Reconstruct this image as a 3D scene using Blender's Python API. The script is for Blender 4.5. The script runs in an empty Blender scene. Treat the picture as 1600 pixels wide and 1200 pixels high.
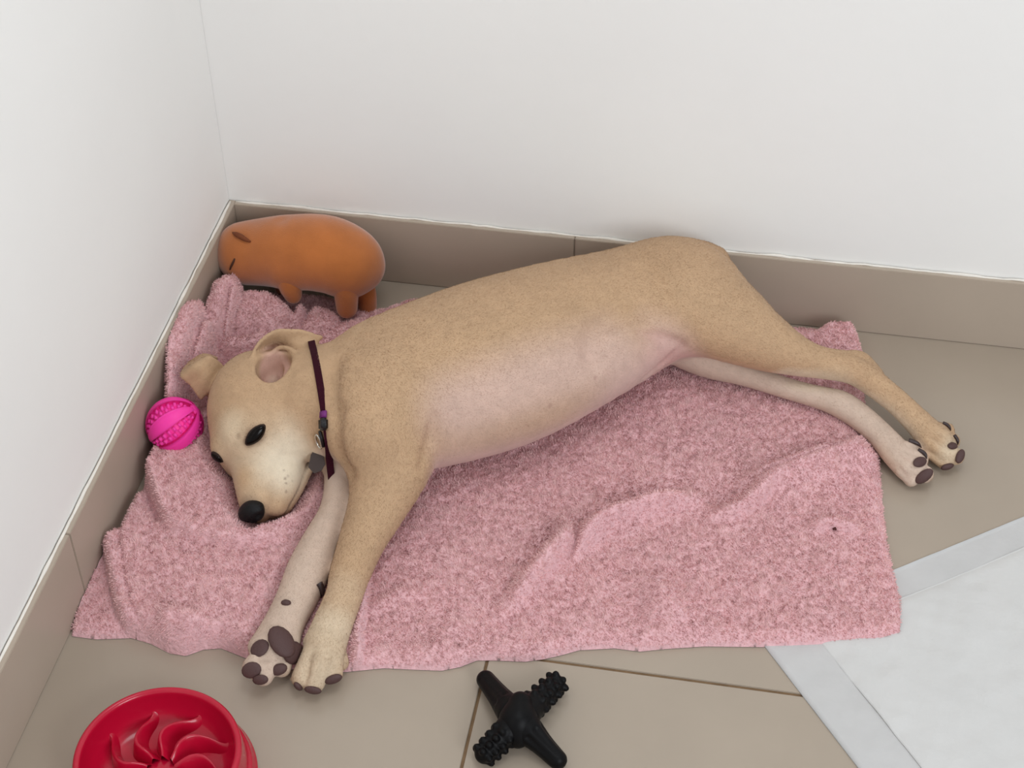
import bpy, bmesh, math, random
import numpy as np
from mathutils import Vector, Matrix, Euler

random.seed(7)
RNG = np.random.default_rng(7)
scene = bpy.context.scene
COL = scene.collection

# ------------------------------------------------------------------ camera, light, exposure
FPX = 2698.576                                  # focal length in pixels of a 1600 px wide frame
CAM_LOC = np.array([0.688522, -1.711760, 1.436232])
CAM_EUL = (0.8296782, 0.0104148, 0.1784333)
cam_data = bpy.data.cameras.new('camera')
cam_data.sensor_width = 36.0
cam_data.lens = FPX / 1600 * 36.0
cam_data.clip_start = 0.05
cam = bpy.data.objects.new('camera', cam_data)
cam.location = CAM_LOC
cam.rotation_euler = CAM_EUL
COL.objects.link(cam)
scene.camera = cam

world = bpy.data.worlds.new('world')
scene.world = world
world.use_nodes = True
world.node_tree.nodes['Background'].inputs[0].default_value = (0.95, 1.0, 1.06, 1)
world.node_tree.nodes['Background'].inputs[1].default_value = 0.58

def area_light(name, loc, target, sx, sy, power, color):
    d = bpy.data.lights.new(name, 'AREA')
    d.shape = 'RECTANGLE'
    d.size, d.size_y = sx, sy
    d.energy = power
    d.color = color
    o = bpy.data.objects.new(name, d)
    o.location = loc
    o.rotation_euler = (Vector(target) - Vector(loc)).to_track_quat('-Z', 'Y').to_euler()
    COL.objects.link(o)
    return o
area_light('window_light', (2.3, -2.6, 1.7), (0.3, -0.2, 0.3), 1.2, 1.3, 38, (0.95, 1.0, 1.05))
area_light('ceiling_light', (0.75, -0.75, 2.6), (0.6, -0.5, 0.0), 0.8, 0.8, 11, (0.96, 1.0, 1.03))

vs = scene.view_settings
vs.view_transform = 'Standard'
vs.look = 'None'
vs.gamma = 1.0
vs.use_curve_mapping = False
vs.exposure = 0.0

# ------------------------------------------------------------------ helpers
CAM_M = np.array(Euler(CAM_EUL, 'XYZ').to_matrix())
def at(px, py, z=0.0):
    """world point at height z that was measured at pixel (px, py) of the photograph"""
    d = CAM_M @ np.array([(px - 800) / FPX, -(py - 600) / FPX, -1.0])
    return CAM_LOC + d * (z - CAM_LOC[2]) / d[2]

def srgb(r, g, b, k=1.0):
    def f(c):
        c = c / 255.0
        return c / 12.92 if c <= 0.04045 else ((c + 0.055) / 1.055) ** 2.4
    return (f(r) * k, f(g) * k, f(b) * k)

def material(name, color, rough=0.6, spec=0.5, sheen=0.0, var=0.0, var_scale=20.0, bump=0.0, bump_scale=200.0,
             coat=0.0, attr=None, sss=0.0, bump_dist=0.001):
    m = bpy.data.materials.new(name)
    m.use_nodes = True
    nt = m.node_tree
    b = nt.nodes['Principled BSDF']
    b.inputs['Base Color'].default_value = (*color, 1)
    b.inputs['Roughness'].default_value = rough
    b.inputs['Specular IOR Level'].default_value = spec
    b.inputs['Sheen Weight'].default_value = sheen
    b.inputs['Sheen Roughness'].default_value = 0.5
    b.inputs['Coat Weight'].default_value = coat
    if sss:
        b.inputs['Subsurface Weight'].default_value = sss
        b.inputs['Subsurface Radius'].default_value = (0.01, 0.005, 0.003)
        b.inputs['Subsurface Scale'].default_value = 0.3
    tc = nt.nodes.new('ShaderNodeTexCoord')
    src = None
    if attr:
        a = nt.nodes.new('ShaderNodeAttribute')
        a.attribute_name = attr
        src = a.outputs['Color']
    if var:
        n = nt.nodes.new('ShaderNodeTexNoise')
        n.inputs['Scale'].default_value = var_scale
        n.inputs['Detail'].default_value = 5
        nt.links.new(tc.outputs['Object'], n.inputs['Vector'])
        mr = nt.nodes.new('ShaderNodeMapRange')
        mr.inputs['From Min'].default_value = 0.3
        mr.inputs['From Max'].default_value = 0.7
        mr.inputs['To Min'].default_value = 1 - var
        mr.inputs['To Max'].default_value = 1 + var
        nt.links.new(n.outputs['Fac'], mr.inputs['Value'])
        mx = nt.nodes.new('ShaderNodeVectorMath')
        mx.operation = 'SCALE'
        if src is not None:
            nt.links.new(src, mx.inputs[0])
        else:
            mx.inputs[0].default_value = color
        nt.links.new(mr.outputs['Result'], mx.inputs['Scale'])
        src = mx.outputs['Vector']
    if src is not None:
        nt.links.new(src, b.inputs['Base Color'])
    if bump:
        n = nt.nodes.new('ShaderNodeTexNoise')
        n.inputs['Scale'].default_value = bump_scale
        n.inputs['Detail'].default_value = 4
        nt.links.new(tc.outputs['Object'], n.inputs['Vector'])
        bp = nt.nodes.new('ShaderNodeBump')
        bp.inputs['Strength'].default_value = bump
        bp.inputs['Distance'].default_value = bump_dist
        nt.links.new(n.outputs['Fac'], bp.inputs['Height'])
        nt.links.new(bp.outputs['Normal'], b.inputs['Normal'])
    return m

def mesh_np(name, verts, faces, mat=None, parent=None, smooth=True, colors=None):
    """verts (N,3); faces: list of (M,k) integer arrays"""
    me = bpy.data.meshes.new(name)
    verts = np.asarray(verts, np.float32)
    if not isinstance(faces, (list, tuple)):
        faces = [faces]
    faces = [np.asarray(f, np.int32) for f in faces if len(f)]
    me.vertices.add(len(verts))
    me.vertices.foreach_set('co', verts.ravel())
    loops = np.concatenate([f.ravel() for f in faces])
    totals = np.concatenate([np.full(len(f), f.shape[1], np.int32) for f in faces])
    starts = np.concatenate([[0], np.cumsum(totals)[:-1]]).astype(np.int32)
    me.loops.add(len(loops))
    me.loops.foreach_set('vertex_index', loops)
    me.polygons.add(len(totals))
    me.polygons.foreach_set('loop_start', starts)
    me.polygons.foreach_set('loop_total', totals)
    me.update(calc_edges=True)
    me.polygons.foreach_set('use_smooth', np.full(len(totals), smooth, bool))
    if colors is not None:
        ca = me.color_attributes.new('tint', 'FLOAT_COLOR', 'POINT')
        c4 = np.ones((len(verts), 4), np.float32)
        c4[:, :3] = colors
        ca.data.foreach_set('color', c4.ravel())
    me.validate()
    if mat:
        me.materials.append(mat)
    o = bpy.data.objects.new(name, me)
    COL.objects.link(o)
    if parent:
        attach(o, parent)
    return o

def bm_obj(name, bm, mat=None, parent=None, smooth=True):
    me = bpy.data.meshes.new(name)
    bm.normal_update()
    bm.to_mesh(me)
    bm.free()
    for p in me.polygons:
        p.use_smooth = smooth
    if mat:
        me.materials.append(mat)
    o = bpy.data.objects.new(name, me)
    COL.objects.link(o)
    if parent:
        attach(o, parent)
    return o

def attach(o, parent):
    o.parent = parent
    pm = Matrix.Translation(parent.location) @ parent.rotation_euler.to_matrix().to_4x4()
    o.matrix_parent_inverse = pm.inverted()

def empty(name, loc):
    o = bpy.data.objects.new(name, None)
    o.location = [float(v) for v in loc]
    o.empty_display_size = 0.05
    COL.objects.link(o)
    return o

def tag(o, label, cat, group=None):
    o['label'] = label
    o['category'] = cat
    if group:
        o['group'] = group
    return o

def box(bm, x0, x1, y0, y1, z0, z1, bev=0.0):
    r = bmesh.ops.create_cube(bm, size=1.0)
    for v in r['verts']:
        v.co = Vector(((x0 + x1) / 2 + v.co.x * (x1 - x0), (y0 + y1) / 2 + v.co.y * (y1 - y0), (z0 + z1) / 2 + v.co.z * (z1 - z0)))
    if bev:
        es = list({e for v in r['verts'] for e in v.link_edges})
        bmesh.ops.bevel(bm, geom=es, offset=bev, segments=2, affect='EDGES')

def box_obj(name, x0, x1, y0, y1, z0, z1, mat, parent=None, bev=0.0):
    bm = bmesh.new()
    box(bm, x0, x1, y0, y1, z0, z1, bev)
    return bm_obj(name, bm, mat, parent, smooth=False)

def smooth01(t):
    t = np.clip(t, 0, 1)
    return t * t * (3 - 2 * t)

def catmull(pts, n):
    """resample rows of pts with a Catmull-Rom spline, n steps per span"""
    P = np.asarray(pts, float)
    P = np.vstack([2 * P[0] - P[1], P, 2 * P[-1] - P[-2]])
    out = []
    for i in range(1, len(P) - 2):
        t = np.linspace(0, 1, n, endpoint=False)[:, None]
        a, b, c, d = P[i - 1], P[i], P[i + 1], P[i + 2]
        out.append(0.5 * (2 * b + (c - a) * t + (2 * a - 5 * b + 4 * c - d) * t ** 2 + (3 * b - a - 3 * c + d) * t ** 3))
    out.append(P[-2][None])
    return np.vstack(out)

def lattice(shape, seed):
    return np.random.default_rng(seed).random(shape)
def noise2(x, y, scale, seed):
    """smooth value noise in -1..1"""
    n = 256
    L = lattice((n, n), seed)
    X, Y = x / scale, y / scale
    xi, yi = np.floor(X).astype(int), np.floor(Y).astype(int)
    fx, fy = smooth01(X - xi), smooth01(Y - yi)
    g = lambda a, b: L[a % n, b % n]
    v = (g(xi, yi) * (1 - fx) + g(xi + 1, yi) * fx) * (1 - fy) + (g(xi, yi + 1) * (1 - fx) + g(xi + 1, yi + 1) * fx) * fy
    return v * 2 - 1

def tube(path, radius, sides=10, closed=False):
    """verts, faces of a tube along path; radius scalar or per point"""
    P = np.asarray(path, float)
    n = len(P)
    r = np.broadcast_to(np.asarray(radius, float), (n,))
    V, Fq = [], []
    ref = np.array([0.13, 0.21, 0.97])
    for i in range(n):
        if closed:
            t = P[(i + 1) % n] - P[i - 1]
        else:
            t = P[min(i + 1, n - 1)] - P[max(i - 1, 0)]
        t = t / (np.linalg.norm(t) + 1e-12)
        a = np.cross(t, ref); a /= np.linalg.norm(a) + 1e-12
        b = np.cross(t, a)
        for k in range(sides):
            th = 2 * math.pi * k / sides
            V.append(P[i] + r[i] * (a * math.cos(th) + b * math.sin(th)))
    m = n if closed else n - 1
    for i in range(m):
        j = (i + 1) % n
        for k in range(sides):
            k2 = (k + 1) % sides
            Fq.append((i * sides + k, i * sides + k2, j * sides + k2, j * sides + k))
    faces = [np.array(Fq)]
    if not closed:
        faces.append(np.array([list(range(sides))[::-1], list(range((n - 1) * sides, n * sides))]))
    return np.array(V), faces

def ellipsoid_obj(name, c, axes, radii, mat, parent=None, seg=16, shape=None):
    """ellipsoid with axis directions in the rows of axes"""
    bm = bmesh.new()
    bmesh.ops.create_uvsphere(bm, u_segments=seg, v_segments=max(6, seg // 2 + 2), radius=1.0)
    A = np.asarray(axes, float)
    for v in bm.verts:
        q = np.array(v.co)
        if shape:
            q = shape(q)
        v.co = Vector(np.asarray(c) + (q * np.asarray(radii)) @ A)
    bmesh.ops.recalc_face_normals(bm, faces=bm.faces)
    return bm_obj(name, bm, mat, parent)

# ------------------------------------------------------------------ signed distance bodies (soft unions turned into one closed skin)
def inbox(P, lo, hi):
    m = (P[:, 0] > lo[0]) & (P[:, 0] < hi[0])
    i = np.flatnonzero(m)
    if len(i):
        Q = P[i]
        i = i[(Q[:, 1] > lo[1]) & (Q[:, 1] < hi[1]) & (Q[:, 2] > lo[2]) & (Q[:, 2] < hi[2])]
    return i
class Body:
    def __init__(self):
        self.flow = []
        self.prims = []                       # (fn, lo, hi, k, op)
    def _add(self, fn, lo, hi, k, op='add'):
        self.prims.append((fn, np.asarray(lo, float), np.asarray(hi, float), k, op))
    def chain(self, stations, k=0.012, up=(0, 0, 1), n=4, op='add'):
        """stations rows: x,y,z, half width (sideways), half height (along up)"""
        S = catmull(stations, n) if len(stations) > 2 else np.asarray(stations, float)
        up = np.asarray(up, float)
        if op == 'add':
            self.flow.append(S[:, :3])
        segs = []
        for a, b in zip(S[:-1], S[1:]):
            t = b[:3] - a[:3]
            L = np.linalg.norm(t)
            if L < 1e-9:
                continue
            t = (t / L)
            s = np.cross(t, up)
            if np.linalg.norm(s) < 1e-3:
                s = np.cross(t, (1, 0, 0.2))
            s /= np.linalg.norm(s)
            u = np.cross(s, t)
            segs.append((a, b, L, t.astype(np.float32), s.astype(np.float32), u.astype(np.float32)))
        def fn(P):
            d = np.full(len(P), 1e3, np.float32)
            for a, b, L, t, s, u in segs:
                rr = max(a[3], a[4], b[3], b[4]) + k + 0.012
                m = inbox(P, np.minimum(a[:3], b[:3]) - rr, np.maximum(a[:3], b[:3]) + rr)
                if not len(m):
                    continue
                q = P[m] - a[:3].astype(np.float32)
                w = q @ t
                h = np.clip(w / L, 0, 1)
                rw = a[3] + (b[3] - a[3]) * h
                rh = a[4] + (b[4] - a[4]) * h
                w = w - h * L
                us, uu = q @ s, q @ u
                rm = np.minimum(rw, rh)
                k0 = np.sqrt((us / rw) ** 2 + (uu / rh) ** 2 + (w / rm) ** 2) + 1e-9
                k1 = np.sqrt((us / rw ** 2) ** 2 + (uu / rh ** 2) ** 2 + (w / rm ** 2) ** 2) + 1e-9
                d[m] = np.minimum(d[m], k0 * (k0 - 1) / k1)
            return d
        r = S[:, 3:5].max()
        self._add(fn, S[:, :3].min(0) - r, S[:, :3].max(0) + r, k, op)
    def ell(self, c, axes, radii, k=0.012, op='add'):
        c = np.asarray(c, np.float32); A = np.asarray(axes, np.float32); r = np.asarray(radii, np.float32)
        def fn(P):
            q = (P - c) @ A.T
            k0 = np.linalg.norm(q / r, axis=1) + 1e-9
            k1 = np.linalg.norm(q / r ** 2, axis=1) + 1e-9
            return k0 * (k0 - 1) / k1
        self._add(fn, c - r.max(), c + r.max(), k, op)
    def sheet(self, rows, r, k=0.004, nu=22, nv=22):
        G = np.asarray(rows, float)                                  # (v,u,3)
        G = np.stack([catmull(row, max(2, nu // (G.shape[1] - 1))) for row in G])
        G = np.stack([catmull(G[:, j], max(2, nv // (G.shape[0] - 1))) for j in range(G.shape[1])])
        pts = G.reshape(-1, 3)
        org = pts.mean(0)
        pl = (pts - org).astype(np.float32)
        def fn(P):
            d = np.empty(len(P), np.float32)
            P = (P - org).astype(np.float32)
            p2 = (pl ** 2).sum(1)
            for i in range(0, len(P), 20000):
                q = P[i:i + 20000]
                dd = (q ** 2).sum(1)[:, None] + p2[None] - 2 * q @ pl.T
                d[i:i + 20000] = np.sqrt(np.maximum(dd.min(1), 0)) - r
            return d
        self._add(fn, pts.min(0) - r, pts.max(0) + r, k)
        return pts
    def eval(self, P, start=None):
        P = np.asarray(P, np.float32)
        d = np.full(len(P), 1e3, np.float32)
        pmin, pmax = P.min(0), P.max(0)
        for fn, lo, hi, k, op in self.prims:
            pad = max(k, 0.004) + 0.012
            if (lo - pad > pmax).any() or (hi + pad < pmin).any():
                continue
            m = inbox(P, lo - pad, hi + pad)
            if not len(m):
                continue
            e = fn(P[m])
            c = d[m]
            if op == 'add':
                h = np.maximum(k - np.abs(c - e), 0) / k
                d[m] = np.minimum(c, e) - h * h * k * 0.25
            else:
                h = np.maximum(k - np.abs(c + e), 0) / k
                d[m] = np.maximum(c, -e) + h * h * k * 0.25
        return d
    def skin(self, xs, ys, zs, block=4, relax=2):
        nx, ny, nz = len(xs), len(ys), len(zs)
        D = np.full((nx, ny, nz), 0.05, np.float32)
        bi = [np.arange(0, n - 1, block) for n in (nx, ny, nz)]
        mid = lambda arr, i: 0.5 * (arr[i] + arr[np.minimum(i + block, len(arr) - 1)])
        half = lambda arr, i: 0.5 * (arr[np.minimum(i + block, len(arr) - 1)] - arr[i])
        C = np.stack(np.meshgrid(mid(xs, bi[0]), mid(ys, bi[1]), mid(zs, bi[2]), indexing='ij'), -1)
        H = np.stack(np.meshgrid(half(xs, bi[0]), half(ys, bi[1]), half(zs, bi[2]), indexing='ij'), -1)
        Cf = C.reshape(-1, 3)
        d = np.concatenate([self.eval(Cf[i:i + 20000]) for i in range(0, len(Cf), 20000)]).reshape(C.shape[:3])
        R = np.linalg.norm(H, axis=-1)
        act = np.abs(d) < R * 1.25 + 0.0015
        inside = (~act) & (d < 0)
        def spread(m):
            f = m.repeat(block, 0).repeat(block, 1).repeat(block, 2)[:nx, :ny, :nz]
            o = np.zeros((nx, ny, nz), bool)
            o[:f.shape[0], :f.shape[1], :f.shape[2]] = f
            for ax in range(3):
                a = [slice(None)] * 3; b = [slice(None)] * 3
                a[ax] = slice(1, None); b[ax] = slice(0, -1)
                o[tuple(a)] |= o[tuple(b)].copy()
            return o
        todo = spread(act)
        D[spread(inside)] = -0.05
        idx = np.argwhere(todo)
        P = np.c_[xs[idx[:, 0]], ys[idx[:, 1]], zs[idx[:, 2]]]
        out = np.empty(len(P), np.float32)
        for i in range(0, len(P), 40000):
            out[i:i + 40000] = self.eval(P[i:i + 40000])
        D[todo] = np.clip(out, -0.05, 0.05)
        return surface_nets(D, xs, ys, zs, relax)

def surface_nets(D, xs, ys, zs, relax=2):
    S = D < 0
    nx, ny, nz = D.shape
    cnt = np.zeros((nx - 1, ny - 1, nz - 1), np.int8)
    for i in (0, 1):
        for j in (0, 1):
            for l in (0, 1):
                cnt += S[i:nx - 1 + i, j:ny - 1 + j, l:nz - 1 + l]
    cells = np.argwhere((cnt > 0) & (cnt < 8))
    ids = np.full(cnt.shape, -1, np.int32)
    ids[tuple(cells.T)] = np.arange(len(cells))
    acc = np.zeros((len(cells), 3)); n = np.zeros(len(cells))
    axes = (xs, ys, zs)
    corners = [(i, j, l) for i in (0, 1) for j in (0, 1) for l in (0, 1)]
    for a in corners:
        for ax in range(3):
            if a[ax] == 0:
                b = list(a); b[ax] = 1
                ia, ib = cells + a, cells + b
                da, db = D[tuple(ia.T)], D[tuple(ib.T)]
                m = (da < 0) != (db < 0)
                t = np.where(m, da / np.where(m, da - db, 1), 0)
                pa = np.stack([axes[q][ia[:, q]] for q in range(3)], 1)
                pb = np.stack([axes[q][ib[:, q]] for q in range(3)], 1)
                acc[m] += (pa + (pb - pa) * t[:, None])[m]
                n[m] += 1
    V = acc / np.maximum(n, 1)[:, None]
    Fs = []
    for ax in range(3):
        sl0 = [slice(None)] * 3; sl1 = [slice(None)] * 3
        sl0[ax] = slice(0, -1); sl1[ax] = slice(1, None)
        A, B = S[tuple(sl0)], S[tuple(sl1)]
        e = np.argwhere(A != B)
        o1, o2 = [q for q in range(3) if q != ax]
        ok = (e[:, o1] > 0) & (e[:, o2] > 0) & (e[:, o1] < D.shape[o1] - 1) & (e[:, o2] < D.shape[o2] - 1)
        e = e[ok]
        def g(da, db):
            c = e.copy(); c[:, o1] -= da; c[:, o2] -= db
            return ids[tuple(c.T)]
        q = np.stack([g(1, 1), g(0, 1), g(0, 0), g(1, 0)], 1)
        flip = A[tuple(e.T)]
        if ax == 1:
            flip = ~flip
        q[~flip] = q[~flip][:, ::-1]
        Fs.append(q)
    F = np.vstack(Fs)
    E = np.vstack([F[:, [0, 1]], F[:, [1, 2]], F[:, [2, 3]], F[:, [3, 0]]])
    for it in range(relax):
        acc = np.zeros_like(V); deg = np.zeros(len(V))
        for q in range(3):
            acc[:, q] = np.bincount(E[:, 0], V[E[:, 1], q], len(V)) + np.bincount(E[:, 1], V[E[:, 0], q], len(V))
        deg = np.bincount(E[:, 0], minlength=len(V)) + np.bincount(E[:, 1], minlength=len(V))
        V = 0.5 * V + 0.5 * acc / np.maximum(deg, 1)[:, None]
    return V, F

def vertex_normals(V, F):
    n = np.cross(V[F[:, 2]] - V[F[:, 0]], V[F[:, 3]] - V[F[:, 1]])
    N = np.zeros_like(V)
    for c in range(4):
        for q in range(3):
            N[:, q] += np.bincount(F[:, c], n[:, q], len(V))
    return N / (np.linalg.norm(N, axis=1)[:, None] + 1e-12)

def strands(name, P, N, direc, length, width, colors, mat, parent, bend=0.5):
    """short tapered hairs: three cross points and a tip each, joined in one mesh"""
    n = len(P)
    d = direc / (np.linalg.norm(direc, axis=1)[:, None] + 1e-9)
    view = np.asarray(CAM_LOC) - P
    side = np.cross(d, N + 0.35 * RNG.standard_normal((n, 3)))
    side /= np.linalg.norm(side, axis=1)[:, None] + 1e-9
    L = length[:, None]
    w = width[:, None] * 0.5
    p0 = P - N * 0.0008
    p1 = P + (d * 0.55) * L
    p2 = P + (d * (1 - 0.15 * bend)) * L + np.cross(side, d) * L * 0.25 * bend
    V = np.stack([p0 - side * w, p0 + side * w, p1 + side * w * 0.9, p1 - side * w * 0.9, p2], 1).reshape(-1, 3)
    b = np.arange(n)[:, None] * 5
    q = b + np.array([[0, 1, 2, 3]])
    t = b + np.array([[3, 2, 4]])
    c = np.repeat(colors, 5, axis=0) if colors is not None else None
    o = mesh_np(name, V, [q, t], mat, parent, smooth=True, colors=c)
    o['kind'] = 'stuff'
    return o

# ------------------------------------------------------------------ materials
def wall_material():
    m = material('painted_wall', srgb(240, 238, 234), rough=0.75, spec=0.25, var=0.02, var_scale=3.0, bump=0.15, bump_scale=60, bump_dist=0.002)
    return m
M_wall = wall_material()
M_tile = material('porcelain_tile', srgb(164, 150, 134), rough=0.26, spec=0.42, var=0.03, var_scale=9.0, bump=0.03, bump_scale=350)
M_skirt = material('skirting_tile', srgb(176, 161, 145), rough=0.35, spec=0.4, var=0.03, var_scale=9.0, bump=0.03, bump_scale=350)
M_skirt_joint = material('skirting_joint', srgb(138, 124, 110), rough=0.9, var=0.1, var_scale=60)
M_grout = material('grout', srgb(122, 98, 74), rough=0.95, spec=0.1, var=0.18, var_scale=60, bump=0.4, bump_scale=500)
M_caulk = material('cream_caulk', srgb(232, 226, 216), rough=0.8, var=0.05, var_scale=50, bump=0.5, bump_scale=120, bump_dist=0.002)
M_black_rubber = material('black_rubber', srgb(8, 7, 8), rough=0.45, spec=0.14, bump=0.05, bump_scale=400)
M_pink_rubber = material('pink_rubber', srgb(250, 60, 165), rough=0.45, spec=0.3, sss=0.15)
M_red_plastic = material('red_plastic', srgb(180, 12, 46), rough=0.22, spec=0.4, coat=0.1)
M_pad_film = material('pad_film', srgb(190, 188, 186), rough=0.5, var=0.03, var_scale=30, bump=0.4, bump_scale=40, bump_dist=0.003)
M_pad_core = material('pad_quilt', srgb(201, 199, 196), rough=0.85, var=0.02, var_scale=20, bump=0.35, bump_scale=90, bump_dist=0.002)
M_blanket = material('pink_fleece', srgb(224, 178, 181), rough=0.95, spec=0.1, sheen=0.2, var=0.08, var_scale=150, bump=0.8, bump_scale=260, bump_dist=0.003)
M_pile = material('pink_fleece_pile', srgb(224, 162, 167), rough=0.9, spec=0.1, attr='tint')
M_fur = material('short_tan_fur', srgb(200, 170, 130), rough=0.75, spec=0.2, sheen=0.08, var=0.05, var_scale=120, bump=0.25, bump_scale=700, attr='tint', bump_dist=0.0008)
M_hair = material('short_tan_hair', srgb(200, 170, 130), rough=0.7, spec=0.2, attr='tint')
M_eye = material('dark_eye', srgb(14, 8, 6), rough=0.16, spec=0.14)
M_nose = material('black_nose', srgb(14, 12, 13), rough=0.5, spec=0.25, bump=0.5, bump_scale=900)
M_padskin = material('brown_paw_pad', srgb(76, 50, 47), rough=0.65, bump=0.4, bump_scale=600)
M_lid = material('eyelid_skin', srgb(48, 34, 28), rough=0.7, spec=0.2)
M_claw = material('dark_claw', srgb(52, 36, 34), rough=0.4)
M_plush = material('orange_plush', srgb(176, 104, 53), rough=0.9, spec=0.1, sheen=0.5, var=0.1, var_scale=26, bump=0.4, bump_scale=600)
M_stitch = material('brown_stitch', srgb(70, 38, 22), rough=0.8, bump=0.5, bump_scale=700)
M_earfelt = material('brown_felt', srgb(116, 60, 28), rough=0.9, bump=0.4, bump_scale=700)
M_collar = material('maroon_webbing', srgb(50, 9, 24), rough=0.8, spec=0.12, bump=0.6, bump_scale=900)
M_purple = material('purple_webbing', srgb(112, 30, 110), rough=0.6)
M_black_plastic = material('black_plastic', srgb(14, 12, 14), rough=0.35)
M_steel = material('steel', srgb(205, 200, 190), rough=0.2)
M_steel.node_tree.nodes['Principled BSDF'].inputs['Metallic'].default_value = 1.0
M_tag = material('dark_metal_tag', srgb(70, 58, 54), rough=0.35)
M_tag.node_tree.nodes['Principled BSDF'].inputs['Metallic'].default_value = 0.6
M_crumb = material('dark_crumb', srgb(70, 24, 20), rough=0.8)

# ------------------------------------------------------------------ the room corner
WALL = 0.0096                                   # skirting tiles stand this far in front of the wall paint
SK_H = 0.102
XG = [0.0, 0.4458, 1.0458, 1.6458]
YG = [0.0, -0.5862, -1.1862, -1.7862]
def struct(o):
    o['kind'] = 'structure'
    return o
wb = struct(box_obj('wall_back', -0.12, 2.2, WALL, 0.13, -0.05, 2.6, M_wall))
wl = struct(box_obj('wall_left', -0.13, -WALL, -2.6, WALL - 0.0005, -0.05, 2.6, M_wall))
fl = struct(box_obj('floor', -WALL + 0.0005, XG[-1], YG[-1], WALL - 0.0005, -0.03, -0.0016, M_grout))
for i in range(3):
    for j in range(3):
        g = 0.0017
        box_obj('tile', XG[i] + (g if i else -0.008), XG[i + 1] - g, YG[j + 1] + g, YG[j] - (g if j else -0.008), -0.012, 0.0, M_tile, fl, 0.0006)

def caulk(name, p0, p1, parent, seed):
    n = 160
    t = np.linspace(0, 1, n)
    P = np.asarray(p0) + (np.asarray(p1) - np.asarray(p0)) * t[:, None]
    s = np.linalg.norm(np.asarray(p1) - np.asarray(p0)) * t
    P[:, 2] += 0.0009 * noise2(s, s * 0, 0.03, seed) + 0.0006 * noise2(s, s * 0 + 3, 0.008, seed)
    r = 0.0016 + 0.0007 * noise2(s, s * 0 + 9, 0.025, seed)
    V, F = tube(P, r, 8)
    return mesh_np(name, V, F, M_caulk, parent)
bb = struct(box_obj('baseboard_back', 0.0, XG[-1], 0.0012, WALL - 0.0003, 0.0, SK_H - 0.001, M_skirt_joint))
for i in range(3):
    box_obj('skirting_tile', XG[i] + (0.0008 if i else 0.0), XG[i + 1] - 0.0008, 0.0, WALL - 0.0006, 0.0006, SK_H, M_skirt, bb, 0.0007)
caulk('caulk_bead', (0.0, WALL - 0.003, SK_H + 0.0002), (XG[-1], WALL - 0.003, SK_H + 0.0002), bb, 3)
bl = struct(box_obj('baseboard_left', -WALL + 0.0003, -0.0012, YG[-1], WALL, 0.0, SK_H - 0.001, M_skirt_joint))
for j in range(3):
    box_obj('skirting_tile', -WALL + 0.0006, 0.0, YG[j + 1] + 0.0008, YG[j] - (0.0008 if j else -WALL + 0.0006), 0.0006, SK_H, M_skirt, bl, 0.0007)
caulk('caulk_bead', (-WALL + 0.003, YG[-1], SK_H + 0.0002), (-WALL + 0.003, 0.005, SK_H + 0.0002), bl, 5)

# ------------------------------------------------------------------ pink fleece blanket: a laid cloth with folds
def poly_sd(X, Y, poly):
    """signed distance to a polygon, positive inside"""
    P = np.asarray(poly)
    d = np.full(X.shape, 1e9)
    inside = np.zeros(X.shape, bool)
    for a, b in zip(P, np.roll(P, -1, 0)):
        e = b - a
        t = np.clip(((X - a[0]) * e[0] + (Y - a[1]) * e[1]) / (e @ e + 1e-12), 0, 1)
        d = np.minimum(d, np.hypot(X - a[0] - t * e[0], Y - a[1] - t * e[1]))
        c = ((a[1] > Y) != (b[1] > Y)) & (X < (b[0] - a[0]) * (Y - a[1]) / (b[1] - a[1] + 1e-15) + a[0])
        inside ^= c
    return np.where(inside, d, -d)
def line_d(X, Y, path):
    """distance to a polyline, side sign, and position along it 0..1"""
    P = np.asarray(path)
    seg = np.linalg.norm(np.diff(P, axis=0), axis=1)
    cum = np.r_[0, np.cumsum(seg)] / seg.sum()
    d = np.full(X.shape, 1e9); s = np.zeros(X.shape); u = np.zeros(X.shape)
    for i, (a, b) in enumerate(zip(P[:-1], P[1:])):
        e = b - a
        t = np.clip(((X - a[0]) * e[0] + (Y - a[1]) * e[1]) / (e @ e + 1e-12), 0, 1)
        dd = np.hypot(X - a[0] - t * e[0], Y - a[1] - t * e[1])
        m = dd < d
        d = np.where(m, dd, d)
        cr = e[0] * (Y - a[1]) - e[1] * (X - a[0])
        s = np.where(m, np.sign(cr), s)
        u = np.where(m, cum[i] + (cum[i + 1] - cum[i]) * t, u)
    return d, s, u
def W2(pts, z):
    return np.array([at(x, y, z)[:2] for x, y in pts])

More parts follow.
